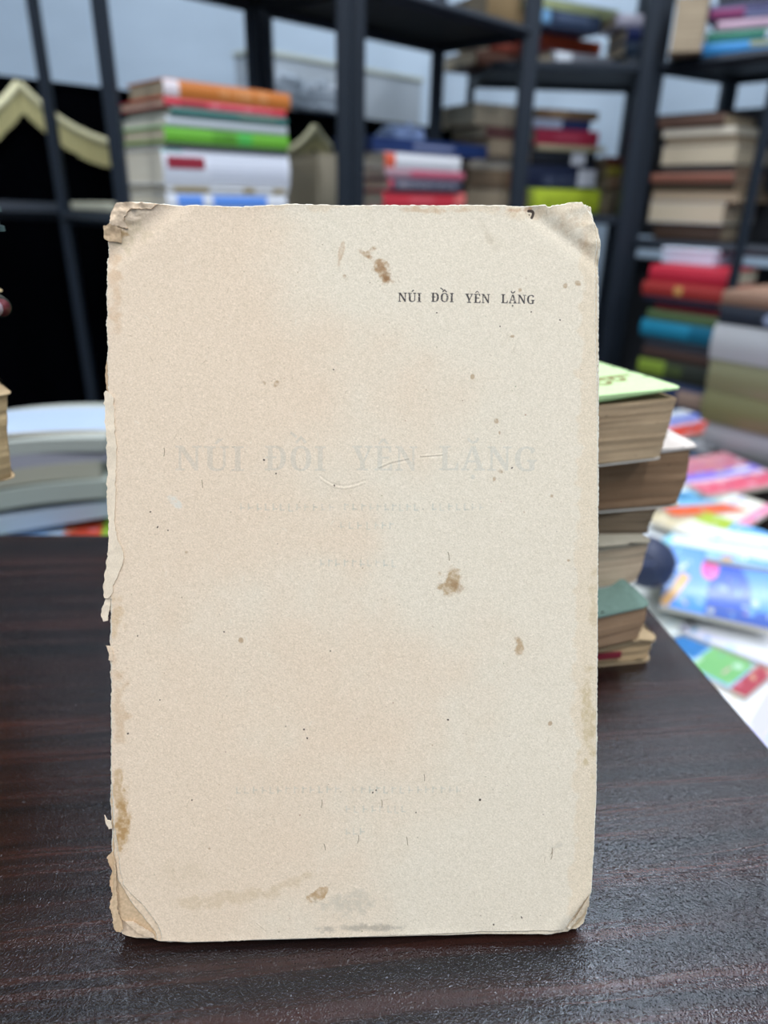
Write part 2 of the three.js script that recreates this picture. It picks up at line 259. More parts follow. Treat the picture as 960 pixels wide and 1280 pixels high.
const pageMap = canvas(CW, CH, (ctx, w, h) => {
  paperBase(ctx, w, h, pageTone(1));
  const R = rng(21);
  // print showing through from the next leaf
  const ghost = 'rgba(120,140,142,0.11)', big = [[-49.29, 128.33], [-30.39, 128.50], [-25.21, 128.54], [-8.33, 128.69], [-1.37, 128.75], [16.52, 128.91], [22.21, 128.96], [49.51, 129.42]];
  [['NÚI', 0], ['ĐỒI', 2], ['YÊN', 4], ['LẶNG', 6]].forEach(([t, i]) => word(ctx, t, big[i][0], big[i + 1][0], big[i][1], 6.6, 'bold 100px serif', ghost));
  for (const [a, b] of [[[-31.65, 117.65], [-7.40, 117.82]], [[-3.48, 117.85], [17.93, 118.00]], [[20.56, 118.02], [34.63, 118.12]], [[-4.54, 112.82], [10.74, 112.92]], [[-9.92, 102.53], [9.73, 102.62]], [[-32.52, 40.07], [-5.18, 39.92]], [[-0.79, 39.89], [29.06, 39.73]], [[-2.51, 34.56], [13.59, 34.46]], [[-2.47, 28.32], [3.26, 28.28]]])
    for (let u = a[0]; u < b[0]; u += 1.9 + 0.6 * R()) { ctx.fillStyle = `rgba(118,136,136,${0.08 + 0.07 * R()})`; ctx.fillRect(px(u), py(a[1] + 1.9), 0.45 * PX, 1.9 * PX); ctx.fillRect(px(u + 0.2), py(a[1] + 1.9 * R()), 1.1 * PX, 0.4 * PX); }
  // stains, with crease shading painted in at the top right
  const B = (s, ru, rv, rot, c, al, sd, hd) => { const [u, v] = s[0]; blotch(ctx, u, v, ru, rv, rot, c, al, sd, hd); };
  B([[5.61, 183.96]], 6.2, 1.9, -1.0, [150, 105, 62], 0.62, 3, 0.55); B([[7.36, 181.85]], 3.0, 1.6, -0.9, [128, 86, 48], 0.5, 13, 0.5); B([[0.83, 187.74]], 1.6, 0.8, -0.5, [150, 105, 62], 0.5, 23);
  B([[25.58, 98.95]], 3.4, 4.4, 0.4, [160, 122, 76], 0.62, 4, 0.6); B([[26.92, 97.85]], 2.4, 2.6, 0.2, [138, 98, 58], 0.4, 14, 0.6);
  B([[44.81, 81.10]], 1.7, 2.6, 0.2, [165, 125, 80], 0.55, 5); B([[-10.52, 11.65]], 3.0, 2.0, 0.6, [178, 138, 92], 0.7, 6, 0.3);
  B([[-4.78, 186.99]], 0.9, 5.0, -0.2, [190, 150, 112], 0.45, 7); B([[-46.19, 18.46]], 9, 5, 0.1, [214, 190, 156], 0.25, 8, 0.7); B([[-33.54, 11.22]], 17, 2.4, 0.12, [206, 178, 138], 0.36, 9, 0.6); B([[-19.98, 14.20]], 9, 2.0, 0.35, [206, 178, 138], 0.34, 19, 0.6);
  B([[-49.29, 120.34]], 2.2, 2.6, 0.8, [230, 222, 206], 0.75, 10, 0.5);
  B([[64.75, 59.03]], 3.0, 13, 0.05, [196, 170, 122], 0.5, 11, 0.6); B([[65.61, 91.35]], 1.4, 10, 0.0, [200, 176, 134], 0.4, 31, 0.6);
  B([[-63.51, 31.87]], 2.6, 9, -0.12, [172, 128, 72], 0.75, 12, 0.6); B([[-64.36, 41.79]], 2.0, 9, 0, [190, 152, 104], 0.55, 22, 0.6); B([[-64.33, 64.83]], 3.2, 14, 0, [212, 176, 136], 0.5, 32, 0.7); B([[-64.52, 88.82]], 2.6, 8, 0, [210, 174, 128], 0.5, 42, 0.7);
  B([[55.89, 195.67]], 6.5, 3.4, 0.5, [192, 156, 116], 0.42, 15, 1.3); B([[61.03, 190.36]], 5.5, 2.2, -0.85, [180, 140, 100], 0.42, 16, 1.3); B([[47.73, 198.74]], 9, 1.6, 0, [212, 182, 144], 0.4, 17, 1.0); B([[19.80, 199.26]], 16, 0.9, 0, [208, 172, 132], 0.5, 18, 0.7); B([[42.68, 199.93]], 4, 0.9, 0, [176, 124, 84], 0.6, 28, 0.7);  // first two: tan stain, with shading of the creased corner painted in
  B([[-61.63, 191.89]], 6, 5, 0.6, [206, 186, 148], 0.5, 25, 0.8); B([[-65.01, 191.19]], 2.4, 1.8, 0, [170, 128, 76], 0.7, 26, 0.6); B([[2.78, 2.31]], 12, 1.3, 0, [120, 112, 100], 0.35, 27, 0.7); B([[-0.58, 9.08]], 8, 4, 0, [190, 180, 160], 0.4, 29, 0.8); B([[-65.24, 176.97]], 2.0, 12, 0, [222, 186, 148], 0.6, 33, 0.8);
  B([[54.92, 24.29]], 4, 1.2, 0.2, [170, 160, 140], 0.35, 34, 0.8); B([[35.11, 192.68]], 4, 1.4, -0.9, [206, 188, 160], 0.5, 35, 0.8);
  // specks and fibres
  for (let i = 0; i < 420; i++) { ctx.fillStyle = `rgba(${95 + 50 * R()},${70 + 40 * R()},${45 + 30 * R()},${0.15 + 0.35 * R()})`; ctx.beginPath(); ctx.arc(R() * w, R() * h, 0.6 + 1.6 * R() * R(), 0, 7); ctx.fill(); }
  for (let i = 0; i < 700; i++) { const x = R() * w, y = R() * h, a = R() * 7, l = 3 + 9 * R(); ctx.strokeStyle = R() < 0.55 ? `rgba(140,112,78,${0.12 + 0.16 * R()})` : `rgba(250,244,228,${0.15 + 0.25 * R()})`; ctx.lineWidth = 0.7 + R(); ctx.beginPath(); ctx.moveTo(x, y); ctx.quadraticCurveTo(x + l * Math.cos(a), y + l * Math.sin(a), x + l * Math.cos(a) + 3 * R(), y + l * 1.6 * Math.sin(a)); ctx.stroke(); }
  for (const [u, v] of SPOTS) { ctx.fillStyle = 'rgba(45,32,26,0.85)'; ctx.beginPath(); ctx.ellipse(px(u), py(v), 1.5 + 2 * R() * R(), 1.4 + 1.4 * R() * R(), R() * 3, 0, 7); ctx.fill(); }
  for (const [u, v] of RUST) blotch(ctx, u, v, 0.55 + 0.4 * R(), 0.5 + 0.3 * R(), R() * 3, [160, 124, 86], 0.5, 40 + Math.floor(R() * 50), 0.6);
  for (const [u, v] of FIBRES) { ctx.strokeStyle = 'rgba(105,85,60,0.7)'; ctx.lineWidth = 1.4; ctx.beginPath(); ctx.moveTo(px(u), py(v)); ctx.quadraticCurveTo(px(u) + 3, py(v) + 8, px(u) + 8 * (R() - 0.4), py(v) + 16 + 6 * R()); ctx.stroke(); }
  // the dark comma-shaped mark by the top edge
  { const [[u, v]] = [[46.85, 198.94]]; ctx.strokeStyle = 'rgba(52,40,34,0.85)'; ctx.lineWidth = 6; ctx.lineCap = 'round'; ctx.beginPath(); ctx.moveTo(px(u) - 6, py(v) - 7); ctx.quadraticCurveTo(px(u) + 12, py(v) - 8, px(u) + 2, py(v) + 9); ctx.stroke(); }
  // the title line
  const ink = 'rgba(52,46,46,0.9)', f = 'bold 100px serif';
  const tw = [[10.68, 174.48], [17.20, 174.58], [19.70, 174.62], [26.02, 174.73], [29.08, 174.56], [35.86, 174.67], [38.82, 174.61], [48.15, 174.65]];
  word(ctx, 'NÚI', tw[0][0], tw[1][0], tw[0][1], 2.4, f, ink); word(ctx, 'ĐỒI', tw[2][0], tw[3][0], tw[2][1], 2.4, f, ink);
  word(ctx, 'YÊN', tw[4][0], tw[5][0], tw[4][1], 2.4, f, ink); word(ctx, 'LẶNG', tw[6][0], tw[7][0], tw[6][1], 2.4, f, ink, 0.01);
  // letterpress wear: flecks of bare paper in the ink
  { const x0 = Math.floor(px(tw[0][0])), x1 = Math.ceil(px(tw[7][0])), y0 = Math.floor(py(tw[0][1] + 5)), y1 = Math.ceil(py(tw[7][1] - 2)), d = ctx.getImageData(x0, y0, x1 - x0, y1 - y0), D = d.data; for (let i = 0; i < D.length; i += 4) { const x = (i / 4) % (x1 - x0), y = Math.floor(i / 4 / (x1 - x0)), n = noise(x / 3.1, y / 3.1, 50) + 0.6 * noise(x / 1.4, y / 1.4, 51); if (D[i] < 150 && n > 0.25) { const k = clamp((n - 0.25) * 1.1, 0, 0.7); D[i] = lerp(D[i], 220, k); D[i + 1] = lerp(D[i + 1], 208, k); D[i + 2] = lerp(D[i + 2], 184, k); } } ctx.putImageData(d, x0, y0); }
});
const pageBump = canvas(CW, CH, (ctx, w, h) => {
  const d = ctx.createImageData(w, h), D = d.data;
  for (let y = 0; y < h; y++) for (let x = 0; x < w; x++) { const o = (y * w + x) * 4, g = 128 + 26 * grainNoise(x + 300, y + 100) + 12 * noise(x / 3.3, y / 2.6, 13) + 9 * noise(x / 11, y / 8, 15); D[o] = D[o + 1] = D[o + 2] = clamp(g, 0, 255); D[o + 3] = 255; }
  ctx.putImageData(d, 0, 0);
  const crease = (pts, lw, dark, light) => { for (const [dy, c, a] of [[-lw * 0.5, dark, 0.75], [lw * 0.6, light, 0.75]]) { ctx.strokeStyle = `rgba(${c},${c},${c},${a})`; ctx.lineWidth = lw; ctx.lineCap = 'round'; ctx.beginPath(); pts.forEach(([u, v], i) => (i ? ctx.lineTo(px(u), py(v) + dy) : ctx.moveTo(px(u), py(v) + dy))); ctx.stroke(); } };
  crease([[-10.05, 126.94], [-8.31, 125.65], [-6.13, 124.58], [-3.52, 124.17], [-0.91, 124.62], [2.13, 125.74]], 5, 40, 235); crease([[6.03, 129.47], [9.07, 130.81], [11.68, 131.48], [13.87, 131.94]], 5, 225, 60); crease([[17.36, 132.63], [20.42, 132.87], [23.27, 133.12]], 4, 225, 70); crease([[-26.95, 4.00], [-24.32, 1.74]], 3, 200, 80); crease([[51.21, 200.97], [51.69, 197.96], [51.50, 195.37]], 6, 10, 160);
});
pageBump.colorSpace = THREE.NoColorSpace;
const paperMap = canvas(896, 1254, (ctx, w, h) => {
  const d = ctx.createImageData(w, h), D = d.data, tone = pageTone(3);
  for (let y = 0; y < h; y++) for (let x = 0; x < w; x++) { const c = tone(x / w * PW + PU0, PV0 + PH - y / h * PH), g = 16 * grainNoise(x, y) + 8 * noise(x / 3, y / 3, 8), o = (y * w + x) * 4; D[o] = c[0] - 6 + g; D[o + 1] = c[1] - 8 + g; D[o + 2] = c[2] - 10 + g; D[o + 3] = 255; }
  ctx.putImageData(d, 0, 0);
});
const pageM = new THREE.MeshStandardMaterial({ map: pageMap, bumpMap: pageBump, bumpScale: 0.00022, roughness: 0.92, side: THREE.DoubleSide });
const leafM = new THREE.MeshStandardMaterial({ map: paperMap, bumpMap: pageBump, bumpScale: 0.0003, roughness: 0.93, side: THREE.DoubleSide });
const leafBrownM = new THREE.MeshStandardMaterial({ map: paperMap, color: new THREE.Color(0.86, 0.80, 0.70), roughness: 0.93, side: THREE.DoubleSide });
const tornM = std(0xefe6d2, 0.95, { side: THREE.DoubleSide });
const linenM = new THREE.MeshStandardMaterial({ map: pixelTexture(256, 256, (x, y) => { const n = 14 * grainNoise(x * 3, y) + 12 * fbm(x / 22, y / 22, 4); return [240 + n, 220 + n, 192 + n]; }), roughness: 0.95, side: THREE.DoubleSide });
linenM.map.repeat.set(4, 6);

const frontLeft = [[-63.73, 198.63], [-65.22, 196.90], [-66.07, 193.50], [-66.71, 189.68], [-66.92, 185.86], [-67.15, 178.64], [-66.96, 164.17], [-66.76, 153.49], [-66.57, 142.79], [-66.37, 134.20], [-66.40, 116.97], [-66.20, 104.00], [-66.23, 90.99], [-66.02, 82.29], [-66.04, 69.20], [-66.07, 51.69], [-65.88, 38.50], [-65.03, 29.68], [-63.96, 20.83], [-63.10, 15.07], [-60.94, 12.83], [-58.34, 10.36], [-55.52, 7.22], [-53.79, 4.76], [-52.70, 2.52], [-52.48, 0.96]];
const frontRight = [[59.32, 201.78], [60.67, 200.08], [62.24, 197.95], [63.38, 195.38], [64.09, 192.15], [64.58, 188.91], [64.44, 183.49], [64.81, 166.11], [65.34, 153.02], [65.83, 135.50], [66.41, 104.65], [66.77, 73.55], [66.75, 60.15], [66.97, 37.71], [66.61, 24.20], [66.26, 17.42], [65.91, 11.09], [64.58, 9.52], [61.93, 5.47], [59.51, 1.65], [58.84, 0.75]];
const frontTop = [[-65.85, 198.58], [-59.51, 198.92], [-52.09, 199.29], [-44.66, 199.23], [-31.88, 198.96], [-19.05, 199.96], [-1.85, 199.99], [14.36, 200.32], [32.84, 200.81], [45.95, 200.75], [50.77, 200.74], [51.33, 199.89], [52.09, 200.55], [54.28, 200.92], [55.60, 200.95], [56.25, 201.50], [57.35, 201.74], [59.99, 201.69], [65.71, 201.48]];
const frontBottom = [[-66.15, 0.46], [-54.22, -0.25], [-47.04, -0.78], [-37.88, -0.78], [-26.94, -0.58], [-13.76, -0.41], [-0.52, -0.12], [17.21, 0.34], [35.05, 0.92], [52.99, 1.16], [58.84, 0.98], [66.52, 0.66]];
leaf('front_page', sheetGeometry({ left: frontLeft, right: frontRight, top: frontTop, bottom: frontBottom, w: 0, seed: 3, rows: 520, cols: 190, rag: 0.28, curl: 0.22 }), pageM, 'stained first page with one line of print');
const lowTop = [[-65.85, 198.37], [-52.09, 198.97], [-31.88, 198.85], [14.37, 200.11], [45.95, 200.54], [52.53, 200.46], [59.55, 201.14], [66.16, 200.84]], lowBottom = [[-66.15, 0.01], [-54.22, -0.58], [-47.04, -1.00], [-26.94, -0.80], [-0.52, -0.46], [35.06, 0.01], [57.50, -0.14], [66.53, -0.25]];
const leaves = [
  [[[-63.73, 198.41], [-65.85, 193.51], [-66.92, 185.86], [-66.76, 153.49], [-66.40, 116.97], [-66.26, 69.20], [-66.09, 38.50], [-65.25, 25.26], [-64.61, 16.41], [-62.89, 13.74], [-60.51, 9.72], [-57.04, 5.68], [-54.22, 2.31], [-53.79, 0.31]], [[61.32, 200.96], [63.36, 197.11], [64.50, 194.32], [65.22, 190.44], [65.18, 185.67], [65.79, 153.03], [66.63, 104.65], [66.97, 60.15], [67.09, 37.71], [66.27, 16.97], [65.91, 11.09], [65.07, 7.02], [62.41, 3.65], [60.21, 0.05]], -0.45],
  [[[-63.73, 198.41], [-65.64, 193.51], [-66.71, 185.86], [-66.55, 153.49], [-66.18, 116.98], [-66.15, 69.20], [-66.52, 38.50], [-66.11, 25.27], [-65.48, 11.99], [-63.98, 5.32], [-61.81, 4.18], [-57.91, 2.36], [-54.44, -0.13]], [[62.43, 200.33], [64.04, 195.83], [65.17, 193.69], [65.66, 190.66], [65.62, 185.68], [66.12, 153.03], [66.74, 104.65], [67.20, 60.15], [67.20, 37.71], [66.38, 16.97], [65.93, 9.73], [65.56, 4.30], [63.57, 1.60], [60.89, -0.18]], -0.9],
  [[[-63.73, 198.41], [-65.43, 193.51], [-66.50, 185.86], [-66.34, 153.50], [-66.18, 116.98], [-66.04, 69.20], [-66.52, 38.50], [-66.33, 20.85], [-66.14, 9.78], [-65.28, 3.56], [-63.77, 1.09], [-61.82, 0.18], [-54.22, -0.80]], [[63.10, 199.48], [64.71, 194.98], [65.51, 193.04], [65.99, 190.45], [65.99, 183.52], [66.45, 153.03], [66.97, 104.65], [67.20, 60.15], [67.31, 37.71], [66.50, 16.97], [65.93, 9.73], [65.57, 3.85], [64.92, 1.58], [62.91, 0.02], [60.89, -0.41]], -1.4],
];
leaves.forEach(([l, r, w], i) => leaf('page', sheetGeometry({ left: l, right: r, top: lowTop, bottom: lowBottom, w, seed: 13 + 5 * i, rows: 420, cols: 44, dense: true, rag: 0.3, curl: 0.3 }), i === 1 ? leafBrownM : leafM));
{ // the remaining leaves as one block
  const L = byV(leaves[2][0]), R = byV(leaves[2][1]), T = byU(lowTop), B = byU(lowBottom), loop = [], n = 140, K = 26, D0 = -1.7, D1 = -7.6;
  for (let i = 0; i < n; i++) { const v = 200.5 * i / (n - 1); loop.push([R(v), lerp(B(R(v)), T(R(v)), i / (n - 1)), 0.4, 0]); }
  for (let i = 1; i < 90; i++) { const u = lerp(R(200.5), L(200.5), i / 90); loop.push([u, T(u), 0, 0.4]); }
  for (let i = n - 1; i >= 0; i--) { const v = 200.5 * i / (n - 1); loop.push([L(v), lerp(B(L(v)), T(L(v)), i / (n - 1)), -0.4, 0]); }
  for (let i = 1; i < 90; i++) { const u = lerp(L(0), R(0), i / 90); loop.push([u, B(u), 0, -0.3]); }
  const N = loop.length;
  const side = gridGeometry(K, N + 1, (i, j) => { const q = loop[j % N], d = i / (K - 1), e = 0.45 * noise(i * 3.7, 0.5, 3) + 0.35 * fbm(j / 9, i / 2, 6, 2) - 0.5; return [(q[0] + q[2] * e) * MM, (q[1] + q[3] * e * 0.6 + (q[3] < 0 ? 0.2 : 0)) * MM, (lerp(D0, D1, d) + bend(q[0], q[1]) * (1 - d)) * MM, d * 0.05, j / N]; });
  const face = (w, follow, back) => { const g = gridGeometry(30, 60, (i, j) => { const s = back ? 1 - i / 29 : i / 29, t = j / 59, v0 = t * 200.5, u = lerp(L(v0) + 0.3, R(v0) - 0.3, s), v = lerp(B(u), T(u), t); return [u * MM, v * MM, (w + bend(u, v) * follow) * MM, (u - PU0) / PW, (v - PV0) / PH]; }); return g; };
  part('page_block', mergeGeometries([side, face(D0, 1, false), face(D1, 0, true)]), leafM, bookGroup);
}
// torn remains of the spine lining along the left edge
const on = (d) => (u, v) => bend(u, v) + d;
part('spine_remnant', patchGeometry([[-67.62, 149.63], [-66.35, 148.79], [-65.50, 147.51], [-65.08, 140.66], [-64.67, 134.22], [-64.89, 125.61], [-65.33, 114.82], [-64.70, 110.94], [-63.64, 107.91], [-62.78, 105.32], [-63.00, 102.94], [-64.29, 100.11], [-65.36, 97.50], [-65.79, 94.90], [-66.86, 93.59], [-67.93, 93.81], [-68.35, 96.41], [-67.71, 100.53], [-67.27, 104.00], [-66.84, 108.33], [-66.83, 114.81], [-67.24, 121.28], [-67.02, 127.75], [-67.22, 134.19], [-67.64, 140.63], [-67.84, 145.99]], 0.45, (u, v) => bend(u, v) + 0.35 + 0.25 * fbm(u / 3, v / 3, 8, 3) + 0.3 * smooth(fbm(u / 5, v / 9, 18, 2), 0, 0.4), 8, 0.5), linenM, bookGroup, 'pale torn strip of spine lining');
part('spine_remnant', patchGeometry([[-67.50, 94.68], [-66.43, 93.81], [-66.44, 91.86], [-67.08, 89.25], [-67.30, 87.51], [-68.16, 87.29], [-69.01, 88.59], [-68.79, 90.55], [-67.93, 92.29]], 0.35, (u, v) => bend(u, v) + 0.1 + 0.5 * fbm(u / 2, v / 2, 28, 3), 9, 0.3), linenM, bookGroup);
part('spine_remnant', patchGeometry([[-67.82, 158.61], [-66.97, 157.76], [-66.34, 153.50], [-66.35, 148.36], [-67.83, 149.41], [-68.25, 152.19], [-68.46, 155.18]], 0.4, on(-1.9), 10, 0.3), leafBrownM, bookGroup, 'brown sliver of an inner leaf');
part('spine_remnant', patchGeometry([[-67.53, 80.98], [-66.24, 80.55], [-65.39, 78.37], [-66.03, 76.62], [-66.89, 77.06], [-66.67, 78.80]], 0.3, on(0.3), 31, 0.4), leafM, bookGroup);
part('spine_remnant', patchGeometry([[-68.04, 34.55], [-67.18, 33.22], [-66.32, 32.77], [-65.89, 31.01], [-66.75, 30.57], [-67.61, 32.34]], 0.25, on(0.5), 32, 0.25), linenM, bookGroup);
part('spine_remnant', patchGeometry([[-66.98, 23.51], [-65.90, 24.39], [-65.04, 20.84], [-64.83, 14.20], [-64.41, 7.54], [-63.12, 3.09], [-63.98, 1.76], [-65.50, 3.11], [-66.14, 7.56], [-66.78, 9.34], [-66.13, 12.00], [-66.56, 16.43], [-66.12, 18.64], [-67.20, 22.63]], 0.4, (u, v) => bend(u, v) + 0.1 + 0.45 * ridge(u / 1.1, v / 7, 9), 33, 0.4), leafBrownM, bookGroup);
part('torn_flap', patchGeometry([[-67.33, 192.63], [-65.85, 193.08], [-64.16, 192.90], [-63.11, 192.29], [-63.32, 189.10], [-64.59, 188.87], [-66.49, 189.04], [-67.55, 189.66]], 0.4, (u, v) => bend(u, v) + 0.5 + 0.25 * fbm(u / 2, v / 2, 7, 3), 34, 0.35), leafBrownM, bookGroup, 'small brown flap of torn paper');
part('torn_flap', patchGeometry([[-63.73, 198.63], [-59.51, 198.92], [-53.58, 199.04], [-55.27, 197.95], [-57.81, 197.48], [-60.57, 197.21], [-62.26, 194.63], [-61.42, 192.74], [-63.32, 192.71], [-65.43, 192.88], [-65.64, 195.20], [-64.79, 197.55]], 0.4, (u, v) => bend(u, v) + 0.45 + 0.3 * ridge(u / 2.1, v / 1.9, 7) + 0.2 * fbm(u / 0.9, v / 0.9, 9, 2), 35, 0.4), leafM, bookGroup, 'crumpled frayed corner');
part('torn_flap', patchGeometry([[-62.68, 4.86], [-60.51, 4.83], [-57.91, 3.25], [-55.31, 1.66], [-54.44, 0.09], [-56.61, 0.56], [-59.22, 1.71]], 0.35, (u, v) => bend(u, v) - 0.2 + 0.5 * Math.max(0, fbm(u / 3, v / 3, 5, 2)), 36, 0.25), leafM, bookGroup);
part('torn_flap', patchGeometry([[65.46, 10.64], [65.74, 7.47], [62.86, 3.88], [60.42, 0.73], [59.74, 1.19], [62.17, 4.79], [64.36, 8.84]], 0.35, (u, v) => bend(u, v) + 0.1 + 0.4 * ridge(u / 3, v / 3, 15), 37, 0.25), leafM, bookGroup);
part('torn_flap', patchGeometry([[63.81, 196.04], [64.93, 194.98], [65.63, 192.83], [65.67, 189.80], [65.03, 188.49], [64.33, 190.86], [63.86, 193.01]], 0.35, (u, v) => bend(u, v) - 0.5 + 0.6 * noise(u / 0.5, v / 4, 16), 38, 0.25), linenM, bookGroup);
shade(bookGroup);
// ---------------------------------------------------------------- old books in stacks on the table (seen from their page sides)
const pageEdge = (seed, tone, lines = 60, warm = 1) => canvas(1024, 256, (ctx, w, h) => {
  const d = ctx.createImageData(w, h), D = d.data;
  for (let y = 0; y < h; y++) for (let x = 0; x < w; x++) {
    const yy = y + 5 * fbm(x / 260, y / 90, seed, 2), l = noise(x / 420, yy / (h / lines), seed + 1), f = noise(x / 120, yy / 1.5, seed + 2), st = fbm(x / 110, y / 60, seed + 5, 4), g = 13 * l + 8 * f + 13 * st + 8 * grainNoise(x, y), o = (y * w + x) * 4;
    D[o] = tone[0] + g; D[o + 1] = tone[1] + g; D[o + 2] = tone[2] + g * 0.9; D[o + 3] = 255;
  }
  ctx.putImageData(d, 0, 0);
  const R = rng(seed * 7 + 1); for (let i = 0; i < 14; i++) { ctx.fillStyle = `rgba(60,45,32,${0.1 + 0.25 * R()})`; ctx.beginPath(); ctx.ellipse(R() * w, R() * h, 2 + 9 * R() * R(), 2 + 5 * R() * R(), 0, 0, 7); ctx.fill(); }
});
// block of pages: near face at z = 0, right end at x = 0, the book runs to -x and -z; leaf layers stand unevenly
function pagesGeometry(L, T, W, o) {
  const s = o.seed, nx = 46, ny = Math.max(14, Math.round(T / 0.0007)), nz = 34, per = [];
  const f = (x, y, z, nX, nZ) => {
    const k = y / T, lay = 0.00022 * noise(y / 0.0009, s, 1) + 0.0003 * noise(y / 0.004, s, 2), big = 0.0010 * fbm(x / 0.05, y / 0.012, s + 3, 2);
    const sh = (o.shear ?? 0) * k + (o.bulge ?? 0) * Math.sin(Math.PI * k);
    return [x + (nX ? nX * (lay * 1.3 + 0.0006 * fbm(z / 0.01, y / 0.003, s + 5, 2)) : 0) + sh, y + 0.0007 * fbm(x / 0.06, z / 0.06, s + 7, 2) * Math.sin(Math.PI * k), z + (nZ ? nZ * (lay + big + 0.0004 * fbm(x / 0.012, y / 0.002, s + 9, 2)) : 0) + (o.lean ?? 0) * k];
  };
  const r = 0.0025, cut = (x, z) => { const a = Math.max(0, x + r), b = Math.max(0, z + r), l = Math.hypot(a, b); return l > r ? [-r + a * r / l, -r + b * r / l] : [x, z]; };
  const face = (n, m, at) => gridGeometry(n, m, at);
  const front = face(nx, ny, (i, j) => { const q = i / (nx - 1), x = -L * (1 - q), y = T * j / (ny - 1), [cx, cz] = cut(x, 0); const p = f(cx, y, cz, 0, 1); return [...p, q * L / 0.2, y / T]; });
  const right = face(nz, ny, (i, j) => { const q = i / (nz - 1), z = -W * q, y = T * j / (ny - 1), [cx, cz] = cut(0, z), e = 1 - smooth(q, 0, 0.1); const p = f(cx, y, cz, 1 - e, e); return [...p, q * W / 0.2 + 0.3, y / T]; });
  const left = face(nz, ny, (i, j) => { const q = i / (nz - 1), z = -W * (1 - q), y = T * j / (ny - 1), e = smooth(q, 0.9, 1); const p = f(-L, y, z, 0, e); return [...p, q * W / 0.2 + 0.1, y / T]; });
  const back = face(nx, ny, (i, j) => { const q = i / (nx - 1), x = -L * q, y = T * j / (ny - 1); const p = f(x, y, -W, 1 - smooth(q, 0, 0.05), 0); return [...p, q * L / 0.2, y / T]; });
  const top = face(nx, nz, (i, j) => { const x = -L * (1 - i / (nx - 1)), z = -W * j / (nz - 1), [cx, cz] = cut(x, z); const p = f(cx, T, cz, cx > -0.003 ? 1 : 0, z > -0.003 ? 1 : 0); return [...p, i / nx * L / 0.2, 0.98]; });
  const bottom = face(nx, nz, (i, j) => { const x = -L * i / (nx - 1), z = -W * j / (nz - 1), [cx, cz] = cut(x, z); const p = f(cx, 0, cz, 0, 0); return [...p, i / nx * L / 0.2, 0.02]; });
  return mergeGeometries([front, right, left, back, top, bottom]);
}
// a paper cover as a sheet with thickness and worn edges; h(x, z) lifts it
function coverGeometry(L, W, th, seed, rag, h = () => 0) {
  const nx = 90, nz = 60, pt = (i, j, y) => { const q = i / (nx - 1), r = j / (nz - 1), ex = q > 0.96 ? 1 : 0; let x = -L * (1 - q), z = -W * r; if (i === nx - 1) x += rag * fbm(z / 0.004, seed, 1, 3); if (j === 0) z += rag * fbm(x / 0.004, seed, 5, 3); const c = 0.004, a = Math.max(0, x + c), b = Math.max(0, z + c), l = Math.hypot(a, b); if (l > c) { x = -c + a * c / l; z = -c + b * c / l; } return [x, y + h(x, z), z, q * L / 0.2, r * W / 0.2]; };
  const up = gridGeometry(nx, nz, (i, j) => pt(i, j, th)), dn = gridGeometry(nx, nz, (i, j) => pt(nx - 1 - i, j, 0)), edge = [];
  for (let i = 0; i < nx; i++) edge.push([i, 0]); for (let j = 1; j < nz; j++) edge.push([nx - 1, j]); for (let i = nx - 2; i >= 0; i--) edge.push([i, nz - 1]); for (let j = nz - 2; j >= 0; j--) edge.push([0, j]);
  const rim = gridGeometry(edge.length, 2, (i, j) => pt(edge[i][0], edge[i][1], j * th));
  return mergeGeometries([up, dn, rim]);
}
const coverTex = (seed, a, b, draw) => canvas(512, 352, (ctx, w, h) => {
  const d = ctx.createImageData(w, h), D = d.data;
  for (let y = 0; y < h; y++) for (let x = 0; x < w; x++) { const k = clamp(0.5 + 0.9 * fbm(x / 60, y / 60, seed, 4)), g = 9 * grainNoise(x, y), o = (y * w + x) * 4; for (let i = 0; i < 3; i++) D[o + i] = lerp(a[i], b[i], k) + g; D[o + 3] = 255; }
  ctx.putImageData(d, 0, 0); if (draw) draw(ctx, w, h);
});
function agedBook(o) {                               // o.at: near right lower corner
  const t = thing('old_book', o.label, 'book', o.at, o.yaw * Math.PI / 180, o.group), ct = o.coverT ?? 0.0006, T = o.T - 2 * ct;
  const edgeM = new THREE.MeshStandardMaterial({ map: pageEdge(o.seed, o.tone, o.lines), roughness: 0.95, side: THREE.DoubleSide });
  const b = part('page_block', pagesGeometry(o.L, T, o.W, o), edgeM, t); b.position.y = ct;
  const low = part('back_cover', coverGeometry(o.L + (o.lowOver ?? 0.001), o.W, ct, o.seed + 40, 0.0012), o.lowM ?? o.topM, t, o.lowLabel); low.position.set(o.lowOver ?? 0.001, 0, (o.lowZ ?? 0.0008));
  const top = part('front_cover', coverGeometry(o.L + (o.topOver ?? 0.001), o.W, ct, o.seed + 50, o.rag ?? 0.0012, o.lift), o.topM, t, o.topLabel); top.position.set((o.shear ?? 0) + (o.topOver ?? 0.001), ct + T, (o.topZ ?? 0.0005) + (o.lean ?? 0));
  part('spine', rbox(o.L, o.T * 0.96, 0.003, 0.0012, -o.L / 2, o.T / 2, -o.W - 0.001), o.topM, t);
  return t;
}
const cM = (tex, rough = 0.85, k = 1) => { const m = new THREE.MeshStandardMaterial({ map: tex, roughness: rough, side: THREE.DoubleSide }); tex.wrapS = tex.wrapT = THREE.MirroredRepeatWrapping; return m; };
